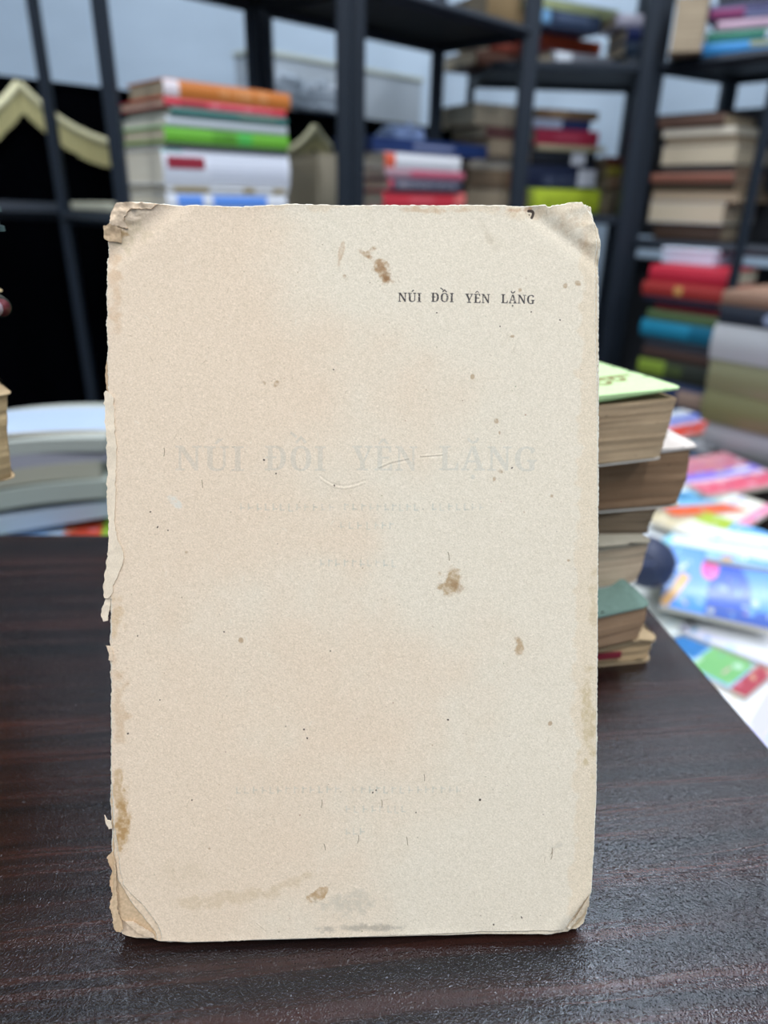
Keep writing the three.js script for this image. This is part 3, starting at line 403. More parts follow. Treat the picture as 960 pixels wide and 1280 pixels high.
const greenTex = coverTex(61, [186, 218, 152], [198, 228, 168], (ctx, w, h) => {
  // brown lettering near the page edge of the cover; only its tail shows
  ctx.strokeStyle = 'rgba(112,98,40,0.85)'; ctx.lineWidth = 5; ctx.lineCap = 'round';
  for (let i = 0; i < 3; i++) { ctx.beginPath(); ctx.ellipse(418 + 22 * i, 36 + 3 * i, 9 - i, 6, 0.3, 0.4, 6.0); ctx.stroke(); }
  ctx.beginPath(); ctx.moveTo(405, 52); ctx.lineTo(482, 48); ctx.stroke();
});
greenTex.flipY = false;
const dark = coverTex(62, [96, 78, 62], [120, 100, 80]), pale = coverTex(63, [206, 196, 186], [222, 214, 208], (ctx, w, h) => { const R = rng(8); for (let i = 0; i < 90; i++) { ctx.strokeStyle = `rgba(${150 + 40 * R()},${128 + 40 * R()},${120 + 40 * R()},0.35)`; ctx.lineWidth = 1 + 5 * R(); const x = R() * w, y = R() * h; ctx.beginPath(); ctx.moveTo(x, y); ctx.lineTo(x + 40 * (R() - 0.5), y + 40 * (R() - 0.5)); ctx.stroke(); } });
const greyTan = coverTex(64, [158, 150, 132], [188, 180, 160]), teal = coverTex(65, [100, 128, 118], [124, 150, 138]), redTex = coverTex(66, [150, 40, 58], [120, 30, 44]), tanTex = coverTex(67, [186, 160, 124], [204, 180, 142]), whiteEdge = coverTex(68, [206, 200, 188], [218, 212, 202]);
const G1 = 'old books stacked behind the upright book';
const lowest = agedBook({ label: 'old brown-edged book with a red strip, lowest in the stack behind the upright book', at: [0.1222, 0.75, -0.266], yaw: 10.2, L: 0.19, T: 0.0116, W: 0.13, seed: 1, tone: [190, 160, 120], topM: cM(tanTex), lowM: cM(tanTex), coverT: 0.0012, shear: 0.0012, group: G1 });
part('red_patch', rbox(0.034, 0.0034, 0.001, 0.0004, -0.032, 0.0052, 0.0004), cM(redTex), lowest, 'dark red patch on the edge');
agedBook({ label: 'old book with a dusty teal-green cover, second from the bottom of the stack', at: [0.1160, 0.7616, -0.2655], yaw: 22, L: 0.185, T: 0.0179, W: 0.125, seed: 2, tone: [160, 128, 98], topM: cM(teal), lowM: cM(tanTex), shear: 0.0014, bulge: 0.001, lift: (x, z) => 0.0035 * Math.exp(-((x + 0.001) ** 2) / 0.00002) * smooth(-z, -0.001, 0.02), topLabel: 'dusty teal-green cover with a curled corner', group: G1 });
agedBook({ label: 'old book with a plain grey-tan cover sticking out below the dark-edged book', at: [0.1184, 0.7795, -0.2865], yaw: 18.3, L: 0.185, T: 0.0204, W: 0.13, seed: 3, tone: [186, 164, 138], topM: cM(greyTan), lowM: cM(whiteEdge), shear: 0.0035, bulge: 0.0012, group: G1 });
agedBook({ label: 'thin old book with dark brown page edges, third from the top of the stack', at: [0.1234, 0.7999, -0.2965], yaw: 4, L: 0.185, T: 0.0118, W: 0.125, seed: 4, tone: [118, 102, 82], lines: 22, topM: cM(dark), shear: 0.002, group: G1 });
agedBook({ label: 'thick brown-edged old book with a ragged whitish cover, second from the top of the stack', at: [0.1365, 0.8117, -0.3015], yaw: 13.4, L: 0.2, T: 0.028, W: 0.13, seed: 5, tone: [142, 112, 84], topM: cM(pale), lowM: cM(whiteEdge), rag: 0.004, shear: 0.0018, bulge: 0.002, coverT: 0.0008, lowOver: 0.002, topOver: 0.0035, topLabel: 'ragged whitish cover with frayed edges', lift: (x, z) => 0.0009 * fbm(x / 0.012, z / 0.012, 3, 3) + 0.001 * smooth(x, -0.02, 0), group: G1 });
agedBook({ label: 'old book with a pale green cover on top of the stack behind the upright book', at: [0.1188, 0.8397, -0.2875], yaw: 20.2, L: 0.195, T: 0.0267, W: 0.13, seed: 6, tone: [176, 150, 118], topM: cM(greenTex, 0.5), lowM: cM(whiteEdge), shear: 0.0038, coverT: 0.0007, lowOver: 0.0008, topOver: 0.0005, topLabel: 'pale green cover with brown lettering', lift: (x, z) => 0.0012 + 0.003 * smooth(x, -0.05, 0) * smooth(z, -0.12, 0), group: G1 });

// ---- the stack at the left edge of the picture
const G2 = 'old books stacked at the left edge of the table', tealCloth = coverTex(71, [44, 62, 66], [70, 90, 94]);
const thinM = cM(tanTex), clothM = cM(tealCloth, 0.95);
[['brown-edged old book, lowest in the stack at the left edge of the table', 0.750, 0.046, -0.166, 8], ['tan old book, second from the bottom of the left edge stack', 0.796, 0.046, -0.163, 9]].forEach(([label, y, T, x, seed]) =>
  agedBook({ label, at: [x, y, -0.243], yaw: 36, L: 0.19, T, W: 0.13, seed, tone: [170, 146, 112], topM: thinM, group: G2 }));
agedBook({ label: 'thick old book with wavy page edges at the left edge of the picture', at: [-0.1379, 0.842, -0.243], yaw: 36, L: 0.19, T: 0.0315, W: 0.13, seed: 10, tone: [196, 170, 128], lines: 26, topM: thinM, shear: 0.0042, bulge: -0.0006, coverT: 0.0004, group: G2 });
agedBook({ label: 'old book set back above the wavy-edged book at the left picture edge', at: [-0.139, 0.8735, -0.243], yaw: 36, L: 0.19, T: 0.0270, W: 0.13, seed: 11, tone: [178, 158, 122], topM: thinM, group: G2 });
{ // a thin booklet whose rolled end sticks out
  const t = thing('booklet', 'thin rolled booklet with a pink and dark red end at the left edge', 'booklet', [-0.1268, 0.9008, -0.243], 0.62);
  const pinkM = std(0xd9b8cc, 0.6), redM = std(0x6e2630, 0.5), rimM = std(0x2a2c22, 0.6);
  part('sheet', rbox(0.16, 0.0022, 0.12, 0.0009, -0.084, 0.0012, -0.06), std(0xcbb9a4, 0.85), t);
  const roll = (r, x0, x1) => new THREE.LatheGeometry([[0, 0], [r, 0], [r, 0.12], [0, 0.12]].map(([a, b]) => new THREE.Vector2(a, b)), 28).rotateX(-Math.PI / 2).scale(x1, 1, 1).translate(x0, 0.0034, 0);
  part('rim', roll(0.0034, -0.0029, 0.95), rimM, t, 'dark rim');
  part('rolled_end', roll(0.0028, -0.0026, 0.9).scale(1, 1, 1.004).translate(0, -0.0002, 0.0003), redM, t, 'dark red end');
  part('pink_band', roll(0.0027, -0.0050, 0.95).scale(1, 1, 1.006).translate(0, -0.0003, 0.0005), pinkM, t, 'pink band');
}
agedBook({ label: 'cream-edged old book near the top of the left edge stack', at: [-0.1320, 0.9080, -0.2485], yaw: 35, L: 0.19, T: 0.019, W: 0.13, seed: 12, shear: 0.0012, tone: [222, 206, 164], topM: thinM, group: G2 });
agedBook({ label: 'book in frayed dark teal cloth on top of the left edge stack', at: [-0.1272, 0.9274, -0.2485], yaw: 36, L: 0.19, T: 0.0075, W: 0.13, seed: 13, tone: [60, 74, 76], topM: clothM, rag: 0.002, coverT: 0.0016, group: G2 });
// ---------------------------------------------------------------- shelves and books in the room behind
const RACK = std(0x1b2531, 0.5, { metalness: 0.25 }), BOARD = std(0x182029, 0.6);
// a bar between two points, square in section
function bar(a, b, w) { const A = new THREE.Vector3(...a), B = new THREE.Vector3(...b), l = A.distanceTo(B), g = rbox(w, l, w, w * 0.12); g.applyQuaternion(new THREE.Quaternion().setFromUnitVectors(new THREE.Vector3(0, 1, 0), B.clone().sub(A).normalize())); const m = A.add(B).multiplyScalar(0.5); return g.translate(m.x, m.y, m.z); }
// corners: front left, front right, rear right, rear left (x, z); shelves: heights of the board tops
function rack(label, corners, posts, shelves, H, w, opt = {}) {
  const t = thing('shelving_rack', label, 'shelf');
  for (const [i, pw] of posts) part('post', rbox(pw, H, pw, 0.003, corners[i][0], H / 2, corners[i][1]), RACK, t);
  for (const [k, y] of shelves.entries()) {
    const c = corners.map(([x, z]) => [x, y - 0.012, z]);
    for (let i = 0; i < 4; i++) part('rail', bar(c[i], c[(i + 1) % 4], w), RACK, t);
    const sh = new THREE.Shape(corners.map(([x, z]) => new THREE.Vector2(x, -z)));
    part('shelf_board', new THREE.ExtrudeGeometry(sh, { depth: 0.008, bevelEnabled: false }).rotateX(-Math.PI / 2).translate(0, y - 0.0081, 0), BOARD, t);
  }
  return t;
}
rack('dark steel rack at the left, holding the stack with the orange book on top', [[-0.396, -1.137], [-0.087, -1.443], [-0.277, -1.635], [-0.570, -1.335]], [[0, 0.019], [1, 0.026], [2, 0.026], [3, 0.017]], [0.45, 0.912, 1.285], 2.0, 0.016);
rack('dark steel rack in the middle, the navy tray and red books lying in it', [[-0.064, -1.466], [0.298, -1.825], [0.108, -2.016], [-0.254, -1.658]], [[0, 0.028], [1, 0.036], [2, 0.032], [3, 0.026]], [0.45, 0.912, 1.285, 1.62], 2.0, 0.018);  // topmost board is out of view, added to shade the books below
rack('dark steel rack right of the middle, holding the lime and navy books', [[0.235, -1.91], [0.578, -1.89], [0.66, -2.24], [0.21, -2.2]], [[1, 0.034], [2, 0.034], [3, 0.02]], [0.45, 0.912, 1.236, 1.56], 2.0, 0.016);  // top board added above the view for shade
rack('dark steel rack on the right, crowded with brown old books', [[0.612, -1.925], [1.10, -1.33], [1.32, -1.50], [0.85, -2.07]], [[0, 0.034], [1, 0.034], [2, 0.034], [3, 0.034]], [0.486, 0.86, 1.24, 1.56], 2.0, 0.018);  // top board likewise unseen, added to darken the upper piles
{ const p = thing('pole', 'thin dark upright pole in front of the beige books on the right', 'pole'); part('shaft', rbox(0.018, 2.2, 0.018, 0.004, 0.738, 1.1, -1.586), RACK, p); part('foot_plate', rbox(0.07, 0.006, 0.07, 0.002, 0.738, 0.003, -1.586), RACK, p); }

// ---- books
const PAGES = [[0xb8a88c, 0xcfc4ac], [0x9a8a74, 0xb7a68c], [0xd6cdbb, 0xe4ddcd]].map(([a, b], k) => { const A = new THREE.Color(a), B = new THREE.Color(b); return new THREE.MeshStandardMaterial({ roughness: 0.95, map: pixelTexture(64, 128, (x, y) => { const t = 0.5 + 0.5 * noise(y / 2.2, x / 40, k), c = A.clone().lerp(B, t).convertLinearToSRGB(); return [c.r * 255, c.g * 255, c.b * 255]; }) }); });
function spineGeometry(L, T, bulge) { return gridGeometry(2, 9, (i, j) => { const a = j / 8; return [(i - 0.5) * L, a * T, bulge * Math.sin(Math.PI * a), i, a]; }); }
const spineTex = (draw) => { const t = canvas(256, 48, draw); return new THREE.MeshStandardMaterial({ map: t, roughness: 0.45 }); };
const bands = (...list) => (ctx, w, h) => { for (const [x0, x1, y0, y1, c] of list) { ctx.fillStyle = c; ctx.fillRect(x0 * w, y0 * h, (x1 - x0) * w, (y1 - y0) * h); } };
function letters(ctx, x0, x1, y0, y1, c, seed) { const R = rng(seed); ctx.fillStyle = c; for (let x = x0; x < x1;) { const q = 5 + 6 * R(); if (R() > 0.18) { ctx.fillRect(x, y0, 2, y1 - y0); ctx.fillRect(x, y0 + (y1 - y0) * R() * 0.8, q - 2, 2); if (R() > 0.4) ctx.fillRect(x + q - 4, y0, 2, y1 - y0); } x += q; } }
// (x, z): left lower corner of the side that faces the viewer; the book runs L along its yaw and W back
function shelfBook(o) {
  const [x, z, y, T, L] = o.at, yaw = o.yaw * Math.PI / 180, W = o.W ?? 0.145, ux = Math.cos(yaw), uz = -Math.sin(yaw), bx = -Math.sin(yaw), bz = -Math.cos(yaw);
  const cx = x + ux * L / 2 + bx * W / 2, cz = z + uz * L / 2 + bz * W / 2;
  const t = thing('book', o.label, 'book', [cx, y + 0.0003, cz], yaw + (o.turn ?? 0) * Math.PI / 180, o.group);
  const TT = T - 0.0006, ct = Math.min(0.0022, TT * 0.12), pg = PAGES[o.pages ?? 0], cov = typeof o.cover === 'number' ? std(o.cover, 0.5) : o.cover, s = o.edge ? -1 : 1;
  part('page_block', rbox(L - 0.006, TT - 2 * ct, W - 0.006, 0.001, 0, TT / 2, o.edge ? 0.0025 : 0), pg, t);
  part('front_cover', rbox(L, ct, W, 0.0008, 0, TT - ct / 2, 0), cov, t); part('back_cover', rbox(L, ct, W, 0.0008, 0, ct / 2, 0), cov, t);
  const sp = part('spine', spineGeometry(L, TT, 0.0015 + 0.06 * TT), o.spine ?? cov, t); sp.position.z = s * (W / 2 - 0.0006); if (o.edge) sp.rotation.y = Math.PI;
  if (o.tag) { const [a, b, c, d, m, lab] = o.tag; part('label_patch', rbox(L * (b - a), TT * (d - c), 0.002, 0.0008, L * ((a + b) / 2 - 0.5), TT * (c + d) / 2, W / 2 + 0.0015 + 0.05 * TT), m, t, lab); }
  return t;
}
const S1 = 43, gS1 = 'stack with the orange book on top', WHITE = 0xe6eaf0;
const b = (at, yaw, label, cover, more = {}) => shelfBook({ at, yaw, label, cover, ...more });
b([-0.356, -1.219, 0.912, 0.030, 0.231], S1, 'white book with a light blue spine band, lowest in the stack under the orange book', 0xdfe3ea, { group: gS1, pages: 2, W: 0.16, spine: spineTex(bands([0, 1, 0, 1, '#e2e6ee'], [0.08, 0.28, 0.1, 0.72, '#5d92e6'], [0.36, 0.82, 0.1, 0.72, '#5d92e6'])) });
b([-0.354, -1.220, 0.942, 0.009, 0.233], S1, 'thin gold and white book under the thick white book with the maroon patch', 0xcfcabc, { group: gS1, W: 0.16, spine: spineTex(bands([0, 1, 0, 1, '#cfd2d6'], [0.05, 0.32, 0, 1, '#8a7433'], [0.6, 0.7, 0, 1, '#8a7433'], [0.86, 0.97, 0, 1, '#8a7433'])) });
b([-0.357, -1.219, 0.952, 0.054, 0.240], S1, 'thick white book with a maroon patch on its spine, below the lime green book', WHITE, { group: gS1, pages: 2, W: 0.16, spine: spineTex((c, w, h) => { bands([0, 1, 0, 1, '#e6eaf4'], [0, 0.15, 0.04, 0.1, '#6fc0b4'])(c, w, h); for (let k = 0; k < 5; k++) { c.fillStyle = 'rgba(150,158,185,0.5)'; c.fillRect(0.34 * w, (0.2 + 0.13 * k) * h, 0.62 * w, 1.4); } }), tag: [0.03, 0.3, 0.46, 0.78, std(0x9c2438, 0.5), 'maroon patch'] });
b([-0.350, -1.221, 1.005, 0.008, 0.230], S1, 'thin black layer in the gap under the lime green book', 0x161c22, { group: gS1, W: 0.15 });  // black layer filling the gap between two books
b([-0.350, -1.221, 1.013, 0.023, 0.232], S1, 'lime green book in the middle of the stack under the orange book', 0x74c136, { group: gS1, W: 0.15, spine: spineTex((c, w, h) => { bands([0, 1, 0, 1, '#72bd38'], [0.36, 0.54, 0.1, 0.9, '#5da22c'], [0.56, 0.68, 0, 1, '#52bd52'])(c, w, h); letters(c, 100, 138, 12, 34, 'rgba(50,90,30,0.6)', 3); }) });
b([-0.346, -1.222, 1.036, 0.014, 0.225], S1, 'thin white book on top of the lime green book', 0xdbe2e6, { group: gS1, pages: 2, W: 0.16 });
b([-0.338, -1.224, 1.050, 0.012, 0.216], S1, 'thin dark teal book under the red book', 0x3c7a72, { group: gS1, W: 0.16, spine: spineTex(bands([0, 1, 0, 1, '#37736c'], [0.55, 0.9, 0, 1, '#5d7f72'])) });
b([-0.346, -1.222, 1.062, 0.012, 0.223], S1, 'red book directly under the orange book', 0xd8324a, { group: gS1, W: 0.16, spine: spineTex((c, w, h) => { bands([0, 1, 0, 1, '#d93248'], [0.12, 0.32, 0.3, 1, '#a3242f'])(c, w, h); letters(c, 90, 215, 12, 34, 'rgba(255,190,195,0.8)', 5); }) });
b([-0.345, -1.222, 1.074, 0.025, 0.232], S1, 'orange book topping the stack on the left rack', 0xd2722a, { group: gS1, pages: 1, W: 0.125, spine: spineTex((c, w, h) => { bands([0, 1, 0, 1, '#d07a30'], [0, 0.11, 0, 1, '#efe4e8'])(c, w, h); letters(c, 100, 205, 8, 40, 'rgba(240,190,150,0.55)', 7); }) });

const gS2 = 'books around the red book behind the upright book';
b([-0.017, -1.620, 0.918, 0.037, 0.258], S1, 'bright red book with a pale end, lowest behind the upright book', 0xdc3a46, { group: gS2, pages: 2, W: 0.17, spine: spineTex(bands([0, 1, 0, 1, '#de3d4b'], [0.86, 1, 0, 1, '#ee7a76'], [0.3, 0.6, 0.3, 0.6, '#e9606a'])) });
b([-0.006, -1.620, 0.955, 0.024, 0.227], S1, 'dark grey book with pale lettering above the bright red book', 0x4c5266, { group: gS2, pages: 2, W: 0.17, spine: spineTex((c, w, h) => { bands([0, 1, 0, 1, '#454a5e'], [0, 0.06, 0, 1, '#c94a5e'])(c, w, h); letters(c, 30, 235, 10, 38, 'rgba(215,200,205,0.75)', 9); }) });
b([-0.013, -1.620, 0.980, 0.018, 0.246], S1, 'pink-grey book above the dark grey lettered book', 0xc08c9a, { group: gS2, pages: 2, W: 0.17, spine: spineTex(bands([0, 1, 0, 1, '#b8929e'], [0.3, 1, 0.1, 1, '#c9627a'])) });
b([-0.015, -1.620, 0.997, 0.031, 0.233], S1, 'white book with an orange-red left end, under the navy tray', 0xe8e6e8, { group: gS2, pages: 2, W: 0.17, spine: spineTex(bands([0, 1, 0, 1, '#eef0f4'], [0, 0.13, 0, 1, '#ee6a4c'], [0.13, 0.9, 0.78, 1, '#c8c8d0'])) });
b([-0.143, -1.515, 0.914, 0.104, 0.115], S1, 'thick beige block-like book beside the red book, partly behind the post', 0xb5aa92, { group: undefined, W: 0.15, pages: 0 });
{ const t = thing('tray', 'flat navy tray lying on the white and red books', 'tray', [0.050, 1.0295, -1.812], S1 * Math.PI / 180); part('base', rbox(0.37, 0.006, 0.13, 0.002, 0, 0.003, 0), std(0x1f3568, 0.5), t); for (const z of [-0.063, 0.063]) part('side', rbox(0.37, 0.026, 0.005, 0.002, 0, 0.0155, z), std(0x21396f, 0.45), t); for (const x of [-0.182, 0.182]) part('end', rbox(0.005, 0.026, 0.122, 0.002, x, 0.0155, 0), std(0x1c3060, 0.45), t); part('lettering', rbox(0.13, 0.006, 0.002, 0.001, 0.0, 0.016, 0.0663), std(0x9aa4c4, 0.6), t, 'pale lettering strip'); }

const gB = 'brown and beige old books left of the second post';
b([0.189, -1.941, 0.912, 0.055, 0.164], 30, 'grey old book at the foot of the beige stack behind the second post', 0x7c7a74, { group: gB, edge: true, pages: 1 });
b([0.192, -1.941, 0.968, 0.043, 0.154], 30, 'brown old book with an orange end above the grey book', 0x7d6a52, { group: gB, spine: spineTex(bands([0, 1, 0, 1, '#85715a'], [0.82, 1, 0, 1, '#a8603f'])) });
b([0.184, -1.941, 1.011, 0.030, 0.165], 30, 'cream-edged old book in the middle of the beige stack', 0xbfb49c, { group: gB, edge: true, pages: 2 });
b([0.235, -1.94, 1.041, 0.039, 0.115], 30, 'tan old book under the brownish red one', 0x8e7c66, { group: gB, edge: true, pages: 1 });
b([0.226, -1.94, 1.080, 0.026, 0.12], 30, 'brownish red old book in the beige stack', 0x6c4543, { group: gB });
b([0.198, -1.940, 1.106, 0.049, 0.144], 30, 'thick beige old book on top of the stack behind the second post', 0xa0937e, { group: gB, edge: true, pages: 0 });

const gL = 'stack with the lime book right of the second post', sticker = std(0xdfe3ec, 0.6);
b([0.352, -1.989, 0.915, 0.056, 0.217], 20, 'lime yellow book just above the upright book', 0xc4da3a, { group: gL, pages: 1, spine: spineTex((c, w, h) => { bands([0, 1, 0, 1, '#c8dc3c'], [0, 0.08, 0, 1, '#8c9c34'])(c, w, h); letters(c, 60, 200, 16, 34, 'rgba(140,160,40,0.6)', 11); }) });
b([0.346, -1.990, 0.971, 0.055, 0.207], 20, 'navy book with pale lettering and a white sticker, above the lime book', 0x18233f, { group: gL, pages: 1, spine: spineTex((c, w, h) => { bands([0, 1, 0, 1, '#1a2542'])(c, w, h); letters(c, 50, 170, 22, 44, 'rgba(120,130,150,0.8)', 12); }), tag: [0.72, 0.98, 0.12, 0.86, sticker, 'white sticker'] });
b([0.351, -1.989, 1.026, 0.033, 0.190], 20, 'black book with a round white sticker, under the cream book', 0x151c26, { group: gL, pages: 1, tag: [0.62, 0.84, 0.05, 0.9, sticker, 'white sticker'] });
b([0.365, -1.987, 1.059, 0.013, 0.201], 20, 'thin cream book under the red book on the middle rack', 0xc9bf9c, { group: gL, pages: 2 });
b([0.357, -1.988, 1.072, 0.035, 0.185], 20, 'crimson book near the top of the stack with the lime book', 0xc0324e, { group: gL, spine: spineTex(bands([0, 1, 0, 1, '#bb3350'], [0.3, 0.7, 0.3, 0.75, '#cc5068'])) });
b([0.349, -1.990, 1.107, 0.023, 0.166], 20, 'white and navy book lying on the crimson book', 0x31406e, { group: gL, spine: spineTex(bands([0, 1, 0, 1, '#2e3c6c'], [0, 0.5, 0, 1, '#c9d6ee'])) });
b([0.357, -1.988, 1.130, 0.021, 0.177], 20, 'tan book topping the stack with the lime book', 0x9a7c5c, { group: gL, spine: spineTex(bands([0, 1, 0, 1, '#96785a'], [0.2, 0.5, 0.2, 0.8, '#b89a78'])) });
const gK = 'brown books beside the lime book';
[[0.913, 0.06, 0x5f5648, 'dull grey-brown book at the foot of the small stack beside the lime book'], [0.974, 0.03, 0x7d6550, 'brown book above the grey-brown one beside the lime book'], [1.005, 0.022, 0x9a8f3a, 'olive yellow book in the small brown stack beside the lime book'], [1.028, 0.022, 0x6b3c30, 'rust brown book topping the small stack beside the lime book']].forEach(([y, T, c, label], i) => b([0.573 - 0.006 * i, -2.04, y, T, 0.075], 10, label, c, { group: gK, pages: 1, W: 0.13 }));

const gT = 'books on the upper board right of the second post';
b([0.374, -1.965, 1.239, 0.029, 0.189], 28, 'grey book with a white end on the upper shelf', 0x6d7078, { group: gT, spine: spineTex(bands([0, 1, 0, 1, '#767880'], [0.06, 0.32, 0, 1, '#d6dce4'])) });
b([0.195, -1.975, 1.2375, 0.030, 0.17], 28, 'dark brown book on the upper shelf left of the grey book', 0x5a3a2c, { group: gT });
b([0.227, -1.987, 1.268, 0.020, 0.303], 28, 'red-brown large book under the orange-red one on the upper shelf', 0x843a2a, { group: gT });
b([0.225, -1.987, 1.289, 0.028, 0.349], 28, 'large orange-red book on the upper shelf', 0xbd4a2c, { group: gT, spine: spineTex(bands([0, 1, 0, 1, '#b8472b'], [0.4, 1, 0.1, 0.5, '#d05a34'])) });
b([0.332, -1.972, 1.3175, 0.036, 0.196], 28, 'blue-grey book lying on the large orange-red book', 0x3a4a66, { group: gT, spine: spineTex(bands([0, 1, 0, 1, '#3c4a64'], [0, 0.2, 0.05, 0.8, '#7fb2dc'], [0.3, 0.8, 0.2, 0.5, '#5f6e8a'])) });
b([0.299, -1.978, 1.354, 0.025, 0.295], 28, 'pale green-yellow book on top of the upper shelf', 0xc4ce98, { group: gT });
b([0.21, -1.95, 1.3175, 0.06, 0.105], 28, 'tan book left of the blue-grey one on the upper shelf', 0xa58a62, { group: gT, pages: 1 });
const gU = 'books on the upper board beside the double post';
[[1.238, 0.036, 0.51, 0.10, 0x39434f, 'dark slate book with a cream end near the double post'], [1.275, 0.03, 0.50, 0.12, 0x2a3c52, 'dark blue book near the double post on the upper shelf'], [1.3055, 0.03, 0.5, 0.13, 0x1f2f66, 'navy book near the double post on the upper shelf'], [1.336, 0.026, 0.47, 0.1, 0xd8d4e6, 'white book topping the pile near the double post']].forEach(([y, T, x, L, c, label], i) => b([x + 0.07, -2.06, y, T, L - 0.02], 8, label, c, { group: gU, W: 0.12, spine: i ? undefined : spineTex(bands([0, 1, 0, 1, '#39434f'], [0.35, 0.75, 0.1, 0.9, '#c9bd96'])) }));

const gR = 'brown and beige old books on the right rack', RY = -50;
[[0.658, -1.889, 0.862, 0.037, 0.170, 'dark brown old book at the foot of the beige stack on the right rack', 0x4f3c30, 1, 0], [0.637, -1.896, 0.899, 0.047, 0.192, 'thick light beige book with a white end low in the stack on the right rack', 0xc2c6c8, 0, 1],
  [0.638, -1.895, 0.946, 0.022, 0.218, 'tan old book above the thick light beige one on the right rack', 0x9c8466, 1, 1], [0.641, -1.895, 0.968, 0.019, 0.200, 'dark olive-brown old book on the right rack', 0x463c2c, 1, 0], [0.632, -1.897, 0.987, 0.020, 0.205, 'reddish brown old book in the stack on the right rack', 0x8a5a4a, 1, 0],
  [0.655, -1.890, 1.007, 0.019, 0.174, 'dark grey old book in the middle of the stack on the right rack', 0x4b4642, 1, 0], [0.645, -1.893, 1.026, 0.038, 0.185, 'thick beige book with a bright cream end on the right rack', 0xd9d2c0, 0, 1], [0.649, -1.892, 1.064, 0.020, 0.175, 'grey-brown old book above the thick beige one on the right rack', 0x83786a, 1, 1],
  [0.639, -1.895, 1.084, 0.018, 0.18, 'cream old book second from the top on the right rack', 0xd0c6aa, 2, 1], [0.630, -1.898, 1.103, 0.023, 0.16, 'brown book with a pinkish end topping the stack on the right rack', 0x5d4438, 1, 0]].forEach(([x, z, y, T, L, label, c, p, e]) => b([x, z, y, T, L], RY, label, c, { group: gR, pages: p, edge: !!e, W: 0.15 }));
const gQ = 'books below the middle board of the right rack';
b([0.602, -1.757, 0.489, 0.063, 0.201], RY, 'navy and beige book at the bottom of the stack under the red books', 0x2c3850, { group: gQ, spine: spineTex(bands([0, 1, 0, 1, '#2c3a5c'], [0.05, 0.25, 0.2, 0.9, '#6f86a8'], [0.28, 0.45, 0.1, 0.7, '#b9b4ae'], [0.7, 1, 0.2, 0.8, '#a88f80'])) });
b([0.621, -1.743, 0.554, 0.046, 0.178], RY, 'dark book with a yellow-green end in the stack under the red books', 0x2b3028, { group: gQ, spine: spineTex(bands([0, 1, 0, 1, '#2c312a'], [0, 0.4, 0.1, 0.9, '#86a03a'], [0.4, 0.65, 0.2, 0.8, '#46542e'])) });
b([0.626, -1.741, 0.600, 0.024, 0.169], RY, 'dark brown book in the stack under the red books', 0x4a352e, { group: gQ });
b([0.628, -1.740, 0.624, 0.025, 0.163], RY, 'dark grey book under the teal book', 0x3d434e, { group: gQ });
b([0.613, -1.745, 0.649, 0.039, 0.191], RY, 'teal blue book in the stack under the red books', 0x1f7f9c, { group: gQ, spine: spineTex(bands([0, 1, 0, 1, '#1f86a8'], [0.65, 1, 0, 1, '#0d6684'], [0, 1, 0.85, 1, '#17627a'])) });
b([0.622, -1.742, 0.688, 0.023, 0.175], RY, 'olive green book lying on the teal book', 0x587048, { group: gQ });
b([0.636, -1.737, 0.711, 0.019, 0.160], RY, 'dark red book above the olive green one', 0x8a2c38, { group: gQ });
b([0.608, -1.747, 0.730, 0.013, 0.184], RY, 'thin navy book under the red books', 0x1a2238, { group: gQ });
b([0.603, -1.749, 0.743, 0.032, 0.195], RY, 'deep red book with a gold emblem, second from the top', 0x9e2f2c, { group: gQ, spine: spineTex(bands([0, 1, 0, 1, '#a23330'], [0.42, 0.52, 0.2, 0.8, '#c99a58'])) });
b([0.613, -1.746, 0.775, 0.036, 0.188], RY, 'bright red book topping the stack below the beige books', 0xc4283e, { group: gQ });
{ const t = thing('box', 'white box lying behind the bright red book', 'box', [0.745, 0.811, -1.80], RY * Math.PI / 180); part('body', rbox(0.13, 0.028, 0.12, 0.003, 0, 0.014, 0), std(0xcfdcf0, 0.6), t); part('lid', rbox(0.134, 0.008, 0.124, 0.003, 0, 0.032, 0), std(0xd8e4f4, 0.6), t); }

const gN = 'thick books in the near stack at the right edge';
[[0.627, -1.139, 0.42, 0.087, 0.2, 'dark brown thick book at the foot of the near stack at the right edge', 0x4a403c], [0.579, -1.164, 0.508, 0.049, 0.26, 'grey book with worn white edges low in the near right stack', 0x8f9094], [0.554, -1.176, 0.557, 0.044, 0.26, 'pale grey book under the two olive books', 0xa6a6a8],
  [0.542, -1.182, 0.601, 0.054, 0.26, 'olive book with a bright shiny spot, lower of the two', 0x77754a], [0.542, -1.182, 0.655, 0.052, 0.26, 'olive book with round marks, upper of the two', 0x82805c], [0.537, -1.184, 0.707, 0.057, 0.26, 'pale grey-white thick book above the olive books', 0xb4b6b8],
  [0.540, -1.182, 0.764, 0.030, 0.26, 'black box-like book with a pale round mark, second from the top at the right edge', 0x18202e], [0.539, -1.183, 0.7945, 0.022, 0.26, 'brown-topped book on top of the near stack at the right edge', 0x8c6c58]].forEach(([x, z, y, T, L, label, c], i) => {
  const t = b([x, z, y, T, L], RY, label, c, { group: gN, pages: 1, W: 0.15, spine: i === 3 || i === 4 ? new THREE.MeshPhysicalMaterial({ color: c, roughness: 0.35, clearcoat: 0.6, clearcoatRoughness: 0.15 }) : undefined });
  if (i === 6) part('round_mark', new THREE.CylinderGeometry(0.009, 0.009, 0.002, 20).rotateX(Math.PI / 2).translate(-0.05, 0.015, 0.0785), std(0x8a94ac, 0.4), t, 'pale round mark');
});

